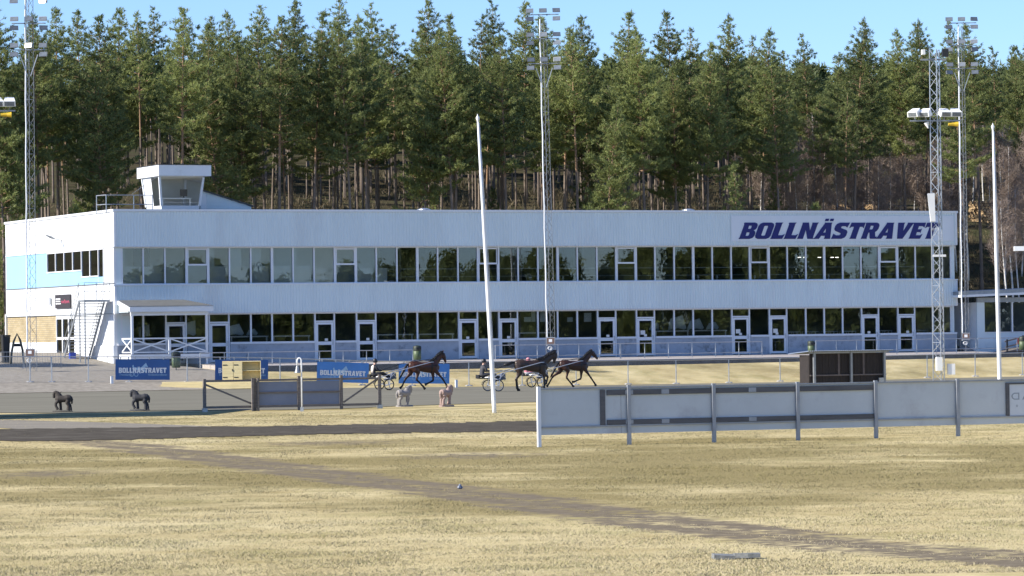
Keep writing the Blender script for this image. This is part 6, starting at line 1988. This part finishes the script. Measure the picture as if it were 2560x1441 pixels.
def make_horse(p, rz, pose, m, label, sc=1.0, tail_up=False, mane=True):
    e = empty('horse', p, rz, label, 'horse', 'trotting horses in harness')
    remeshed(horse_mesh(pose), 'body', .021, m, 4, e)
    hx, hz = pose['poll']; nx, nz = pose['nose']
    # tail
    t = MB()
    if tail_up:
        t.loft([((-.30, 0, 1.50), .05, .05), ((-.48, 0, 1.50), .07, .07), ((-.72, 0, 1.40), .08, .09), ((-.95, 0, 1.38), .03, .04)], 8)
    else:
        t.loft([((-.30, 0, 1.50), .05, .05), ((-.46, 0, 1.42), .07, .07), ((-.66, 0, 1.10), .075, .09), ((-.82, 0, .82), .06, .07), ((-.95, 0, .60), .015, .02)], 8)
    t.build('tail', M_hair, e, True)
    # mane: ragged fin along the crest
    mb = MB(); r = random.Random(3)
    base = [(1.06, 1.66), (1.28 + (hx - 1.76) * .4, 1.78 + (hz - 2.1) * .4), (1.48 + (hx - 1.76) * .7, 1.98 + (hz - 2.1) * .8), (hx - .06, hz + .03), (hx + .08, hz + .04)]
    for (x0, z0), (x1, z1) in zip(base[:-1], base[1:]):
        for k in range(6):
            tt = k / 6; x = x0 + (x1 - x0) * tt; z = z0 + (z1 - z0) * tt
            mb.loft([((x, r.uniform(-.02, .02), z - .02), .03, .05), ((x - .05, -.05, z + .03), .03, .05), ((x - .10 + r.uniform(-.03, .03), -.11, z - .10 - r.uniform(0, .06)), .012, .02)], 6)
    mb.build('mane', M_hair, e, True)
    # harness: saddle pad, girth, breast collar, bridle, traces
    h = MB()
    h.torus((0, 0, 0), .1, .01, 'Y', 4, 3); h.v.clear(); h.f.clear(); h.mi.clear()
    n = 18
    def girth(x, zc, a, b, w, th):
        vs = []; fs = []
        for k in range(n):
            an = 2 * math.pi * k / n
            for dx in (-w, w):
                vs.append((x + dx, (a + th) * math.cos(an), zc + (b + th) * math.sin(an)))
        for k in range(n):
            k2 = (k + 1) % n; fs.append((2 * k, 2 * k + 1, 2 * k2 + 1, 2 * k2))
        return vs, fs
    h.add(*girth(1.02, 1.29, .25, .335, .04, .012))
    h.box(.93, 1.12, -.12, .12, 1.62, 1.68)
    h.tube([(1.0, -.26, 1.4), (1.35, -.24, 1.38), (1.58, 0, 1.30), (1.35, .24, 1.38), (1.0, .26, 1.4)], .022, 6)
    h.tube([(1.02, 0, 1.67), (.5, 0, 1.64), (-.1, 0, 1.67), (-.32, 0, 1.52)], .016, 5)
    h.build('harness', M_leather, e)
    b_ = MB(); P = Vector((hx, 0, hz)); Q = Vector((nx, 0, nz)); D = Q - P
    for tt, w in ((.2, .115), (.62, .09)):
        c = P + D * tt
        b_.torus((0, 0, 0), .1, .01, 'Y', 4, 3); b_.v = b_.v[:-16]; b_.f = b_.f[:-16]; b_.mi = b_.mi[:-16]
        dn = D.normalized(); lat = Vector((0, 1, 0)); up = dn.cross(lat)
        ring = [tuple(c + lat * (w * math.cos(a)) + up * ((w + .035) * math.sin(a))) for a in np.linspace(0, 2 * math.pi, 13)]
        b_.tube(ring, .013, 5, caps=False)
    for s in (-1, 1):
        b_.tube([tuple(P + Vector((0, s * .09, .0))), tuple(P + D * .62 + Vector((0, s * .10, -.0)))], .012, 5)
    b_.build('bridle', M_leather, e)
    e.scale = (sc, sc, sc)
    return e
# --- sulky
M_shaft = mat('sulky_aluminium', (.62, .63, .65), .3, .6, var=.08)
M_rubber = mat('tyre_rubber', (.015, .015, .016), .7)
def make_sulky(p, rz, label, dark_wheels=False):
    e = empty('sulky', p, rz, label, 'sulky', 'two-wheeled racing sulkies')
    for s in (-1, 1):
        w = link('wheel', MB().torus((0, 0, 0), .295, .026, 'Y', 30, 8).mesh('tyre', M_rubber, True), e); w.location = (0, s * .74, .322)
        MB().torus((0, 0, 0), .268, .012, 'Y', 28, 6).build('rim', M_shaft if not dark_wheels else M_rubber, w, True)
        sp = MB()
        for k in range(10 if not dark_wheels else 4):
            a = 2 * math.pi * k / (10 if not dark_wheels else 4) + .3
            sp.beam((.02 * math.cos(a), 0, .02 * math.sin(a)), (.265 * math.cos(a), 0, .265 * math.sin(a)), .012 if not dark_wheels else .04)
        sp.tube([(0, -.05, 0), (0, .05, 0)], .035, 10)
        sp.build('spokes', M_shaft, w)
        g = MB()
        for k in range(9):
            a0 = math.radians(70 + 12 * k); a1 = math.radians(82 + 12 * k)
            g.add([(.36 * math.cos(a0), -.05, .36 * math.sin(a0)), (.36 * math.cos(a1), -.05, .36 * math.sin(a1)), (.36 * math.cos(a1), .05, .36 * math.sin(a1)), (.36 * math.cos(a0), .05, .36 * math.sin(a0))], [(0, 1, 2, 3)])
        g.build('mudguard', M_black, w)
        MB().tube([(0, s * .66, .32), (.0, s * .60, .66), (-.25, s * .34, .72)], .022, 7).build('fork', M_shaft, e)
        MB().tube([(0, s * .80, .32), (.05, s * .78, .62), (.30, s * .48, .98)], .02, 7).build('fork', M_shaft, e)
        MB().tube([(-.6, s * .26, .76), (-.1, s * .40, .80), (.35, s * .46, 1.0), (1.3, s * .43, 1.22), (2.75, s * .36, 1.55), (2.95, s * .33, 1.56)], .024, 8).build('shaft', M_shaft, e, True)
        MB().tube([(.32, s * .46, 1.0), (.62, s * .36, .68), (.60, s * .18, .60)], .02, 7).build('foot_rest', M_shaft, e)
    MB().tube([(0, -.8, .32), (0, .8, .32)], .022, 8).build('axle', M_shaft, e)
    MB().tube([(-.25, -.34, .72), (-.25, .34, .72)], .022, 8).build('crossbar', M_shaft, e)
    MB().hexa([(-.86, -.24, .70), (-.38, -.20, .70), (-.38, .20, .70), (-.86, .24, .70)], [(-.88, -.24, .77), (-.36, -.2, .75), (-.36, .2, .75), (-.88, .24, .77)]).build('seat', M_black, e)
    MB().box(-.95, -.88, -.22, .22, .72, .92).build('seat_back', M_black, e)
    MB().hexa([(.10, -.38, .56), (.60, -.34, .66), (.60, .34, .66), (.10, .38, .56)], [(.10, -.38, .59), (.60, -.34, .98), (.60, .34, .98), (.10, .38, .59)]).build('splash_guard', mat('splash_cloth', (.10, .11, .13), .6), e)
    return e
# --- driver
M_skin = mat('skin', (.50, .30, .22), .55, var=.08)
def make_driver(p, rz, label, jacket, trousers, helmet_c, vest=None):
    e = empty('person', p, rz, label, 'person', 'sulky drivers')
    M_j = mat('jacket_' + str(jacket), jacket, .75, var=.2, scale=8); M_t = mat('trouser_' + str(trousers), trousers, .8, var=.2, scale=8)
    hip = Vector((-.66, 0, .88))
    b = MB()
    b.loft([(tuple(hip + Vector((-.02, 0, -.10))), .17, .12), (tuple(hip), .19, .15), ((-.66, 0, 1.05), .165, .125), ((-.63, 0, 1.22), .19, .135), ((-.60, 0, 1.36), .205, .12), ((-.58, 0, 1.44), .10, .08), ((-.56, 0, 1.52), .058, .062)], 14)
    # head
    b.loft([((-.55, 0, 1.46), .05, .055), ((-.53, 0, 1.54), .07, .085), ((-.525, 0, 1.62), .078, .10), ((-.53, 0, 1.70), .075, .095), ((-.54, 0, 1.75), .04, .05)], 12)
    b.loft([((-.45, 0, 1.60), .018, .03), ((-.415, 0, 1.585), .014, .02)], 6)              # nose
    for s in (-1, 1):
        b.loft([((-.53, s * .074, 1.62), .012, .03), ((-.54, s * .088, 1.62), .006, .02)], 6)     # ears
        b.loft([((-.60, s * .17, 1.37), .075, .075), ((-.53, s * .235, 1.25), .062, .066), ((-.42, s * .24, 1.12), .05, .055), ((-.26, s * .18, 1.12), .045, .046), ((-.14, s * .12, 1.15), .034, .036)], 10)
        b.loft([((-.64, s * .10, .88), .10, .11), ((-.40, s * .16, .94), .088, .09), ((-.14, s * .22, .98), .068, .072), ((.08, s * .24, .86), .058, .062), ((.34, s * .25, .74), .045, .048)], 10)
    body = remeshed(b, 'body', .018, [M_j, M_t, M_skin, mat('boots', (.02, .02, .02), .5)], 2, e)
    me_ = body.data
    while len(me_.materials) < 4: me_.materials.append([M_j, M_t, M_skin, MATS['boots']][len(me_.materials)])
    for poly in me_.polygons:
        c = poly.center
        if c[2] > 1.47 and c[0] > -.68 and abs(c[1]) < .12: poly.material_index = 2
        elif c[0] > .26: poly.material_index = 3
        elif c[2] < .93 or c[0] > -.30 and c[2] < 1.08: poly.material_index = 1
        else: poly.material_index = 0
    for s in (-1, 1):
        # boot on the foot rest
        MB().loft([((.34, s * .25, .74), .045, .05), ((.42, s * .25, .70), .045, .05), ((.50, s * .25, .73), .045, .045), ((.58, s * .25, .82), .035, .03)], 9).build('boot', MATS['boots'], e, True)
        # gloved hand closed round the rein: palm, four bent fingers, thumb
        hd = MB(); c = Vector((-.11, s * .11, 1.155))
        hd.loft([(tuple(c + Vector((-.03, 0, -.002))), .024, .034), (tuple(c + Vector((.02, 0, 0))), .026, .04), (tuple(c + Vector((.055, 0, 0))), .022, .036)], 9)
        for k in range(4):
            z = .028 - .019 * k; ln = (.034, .04, .037, .028)[k]
            hd.tube([tuple(c + Vector((.05, 0, z))), tuple(c + Vector((.05 + ln * .6, -s * .012, z))), tuple(c + Vector((.05 + ln * .5, -s * .034, z))), tuple(c + Vector((.04, -s * .036, z)))], [.009, .009, .008, .007], 6)
        hd.tube([tuple(c + Vector((.0, -s * .02, .028))), tuple(c + Vector((.035, -s * .035, .042))), tuple(c + Vector((.062, -s * .03, .038)))], [.011, .01, .008], 6)
        hd.build('hand', MATS['boots'], e, True)
    M_h = mat('helmet_' + str(helmet_c), helmet_c, .3, var=.05)
    hm = MB(); n = 14
    prof = [(.112, 1.60), (.120, 1.66), (.112, 1.73), (.085, 1.785), (.045, 1.81), (.01, 1.818)]
    vs = []; fs = []
    for r_, z in prof:
        for k in range(n):
            a = 2 * math.pi * k / n; vs.append((-.535 + r_ * 1.12 * math.cos(a), r_ * math.sin(a), z))
    for i in range(len(prof) - 1):
        for k in range(n):
            k2 = (k + 1) % n; fs.append((i * n + k, i * n + k2, (i + 1) * n + k2, (i + 1) * n + k))
    fs.append(tuple((len(prof) - 1) * n + k for k in range(n)))
    hm.add(vs, fs)
    h = hm.build('helmet', M_h, e, True)
    MB().hexa([(-.43, -.08, 1.645), (-.34, -.05, 1.63), (-.34, .05, 1.63), (-.43, .08, 1.645)], [(-.43, -.08, 1.66), (-.34, -.05, 1.642), (-.34, .05, 1.642), (-.43, .08, 1.66)]).build('peak', M_h, h)
    MB().torus((-.515, 0, 1.625), .103, .016, 'Z', 16, 6).build('goggles', M_black, h)
    for s in (-1, 1):
        MB().lathe([(.004, -.006), (.011, 0), (.004, .006)], (-.437, s * .032, 1.63), 6).build('eye', M_black, h)
    MB().box(-.452, -.445, -.024, .024, 1.545, 1.553).build('mouth', mat('lips', (.35, .14, .12), .6), h)
    if vest:
        M_v = mat('vest_' + str(vest), vest, .7)
        MB().loft([((-.73, 0, 1.00), .14, .06), ((-.72, 0, 1.18), .165, .06), ((-.70, 0, 1.34), .17, .055), ((-.66, 0, 1.43), .10, .03)], 12).build('vest_back', M_v, e, True)
    # reins
    MB().tube([(-.08, -.11, 1.16), (1.2, -.14, 1.52), (2.85, -.17, 1.72), (3.7, -.10, 1.70)], .008, 5).tube([(-.08, .11, 1.16), (1.2, .14, 1.52), (2.85, .17, 1.72), (3.7, .10, 1.70)], .008, 5).build('reins', M_leather, e)
    return e
c_bay = coat('bay_coat', (.075, .027, .014), (.009, .008, .008))
c_dark = coat('dark_brown_coat', (.050, .031, .022), (.013, .010, .010), .45)
c_bay2 = coat('dark_bay_coat', (.052, .022, .014), (.012, .010, .009), .55)
def team(px, py, pose, m, hl, sl, dl, sc, off, tail_up, jk, tr, hc, vest, dark):
    g = gnd(px, py); uu, yy = [float(q) for q in toloc(g)]
    make_horse(W(uu, yy, H(uu, yy) + .02), ANG, pose, m, hl, sc, tail_up)
    ua = uu + off
    make_sulky(W(ua, yy, H(ua, yy) + .02), ANG, sl, dark)
    make_driver(W(ua, yy, H(ua, yy) + .02), ANG, dl, jk, tr, hc, vest)
team(1036, 976, TROT, c_bay, 'bay trotter at full stretch in front of the blue banners', 'sulky with dark wheels drawn by the bay trotter on the left', 'driver in dark jacket and pale vest behind the bay trotter', 1.0, -1.86, False,
     (.022, .022, .028), (.02, .02, .022), (.022, .022, .024), (.72, .62, .55), True)
team(1302, 979, JOG, c_dark, 'dark brown horse with lowered head, nearest of the pair on the right', 'sulky with thin bright wheels behind the leaning flagpole', 'driver in charcoal jacket with black helmet beside the flagpole', 1.06, -1.66, True,
     (.05, .05, .058), (.02, .02, .024), (.018, .018, .022), None, False)
team(1412, 969.5, TROT2, c_bay2, 'dark bay trotter with raised head above the first billboard', 'sulky half hidden behind the dark brown horse', 'driver with pink helmet hidden behind the dark brown horse', 1.0, -1.86, False,
     (.45, .16, .2), (.5, .5, .5), (.62, .25, .28), None, True)

# ================================================================== stone horse statues
def statue_mesh():
    mb = MB()
    mb.loft([((-.46, 0, .56), .04, .05), ((-.42, 0, .56), .13, .13), ((-.30, 0, .55), .165, .165), ((-.14, 0, .52), .155, .15), ((.02, 0, .53), .155, .16), ((.13, 0, .54), .15, .17), ((.22, 0, .52), .11, .12), ((.26, 0, .52), .04, .05)], 14)
    mb.loft([((.08, 0, .56), .12, .17), ((.12, 0, .68), .10, .15), ((.18, 0, .78), .075, .11), ((.26, 0, .84), .06, .07)], 12)
    mb.loft([((.22, 0, .84), .05, .06), ((.29, 0, .80), .065, .075), ((.315, 0, .71), .055, .065), ((.32, 0, .62), .045, .05), ((.315, 0, .56), .04, .04)], 12)
    for s in (-1, 1):
        mb.loft([((.24, s * .03, .85), .018, .02), ((.26, s * .035, .91), .006, .007)], 6)
        mb.loft([((.02, s * .02, .82), .02, .03), ((-.02, s * .02, .84), .02, .02)], 6)
    for s, pts_ in ((1, ((-.32, .46), (-.27, .34), (-.33, .24), (-.33, .10), (-.31, .03))), (-1, ((-.34, .46), (-.30, .34), (-.38, .24), (-.40, .10), (-.38, .03)))):
        w = (.095, .08, .062, .066, .088)
        mb.loft([((p[0], s * .085, p[1]), a, a * 1.1) for p, a in zip(pts_, w)], 10)
    mb.loft([((.12, .08, .44), .07, .085), ((.22, .08, .34), .065, .07), ((.23, .08, .24), .055, .06), ((.17, .08, .12), .055, .06), ((.14, .08, .05), .07, .07)], 10)
    mb.loft([((.06, -.08, .44), .075, .08), ((.04, -.08, .28), .062, .066), ((.03, -.08, .12), .058, .062), ((.04, -.08, .03), .078, .085)], 10)
    mb.loft([((-.44, 0, .62), .04, .04), ((-.49, 0, .5), .045, .045), ((-.47, 0, .3), .04, .04)], 8)
    return mb
st_me = None
def statue(px, py, rz, m, label, scl):
    global st_me
    p = gnd(px, py)
    e = empty('horse_statue', p, rz, label, 'statue', 'stone horse statues')
    if st_me is None:
        o = remeshed(statue_mesh(), 'body', .016, m, 2, e); st_me = o.data
        o.location.z = .06
    else:
        me_ = st_me.copy(); me_.materials.clear(); me_.materials.append(m); o = link('body', me_, e); o.location.z = .06
    mb = MB(); n = 16
    mb.lathe([(.30, -.05), (.32, .0), (.30, .065), (.2, .07)], (0, 0, 0), n); mb.v = [(v[0] * 1.45 - .06, v[1] * .75, v[2]) for v in mb.v]
    mb.build('plinth', m, e)
    e.scale = (scl,) * 3
statue(153, 1031, math.pi, mat('black_stone', (.045, .038, .034), .8, var=.2, scale=12, bump=.2), 'brownish black horse statue, the leftmost', 1.0)
statue(346, 1028, math.pi, mat('blue_black_stone', (.036, .037, .044), .8, var=.2, scale=12, bump=.2), 'blue-black horse statue left of the timber rail fence', 1.0)
statue(1014, 1017, math.radians(38), mat('grey_granite', (.27, .25, .235), .75, var=.15, scale=20, bump=.2), 'pale grey horse statue seen from behind beside the timber rail fence', 1.0)
statue(1119, 1017, math.radians(52), mat('pink_granite', (.34, .24, .205), .75, var=.15, scale=20, bump=.2), 'pinkish horse statue left of the leaning flagpole', 1.02)
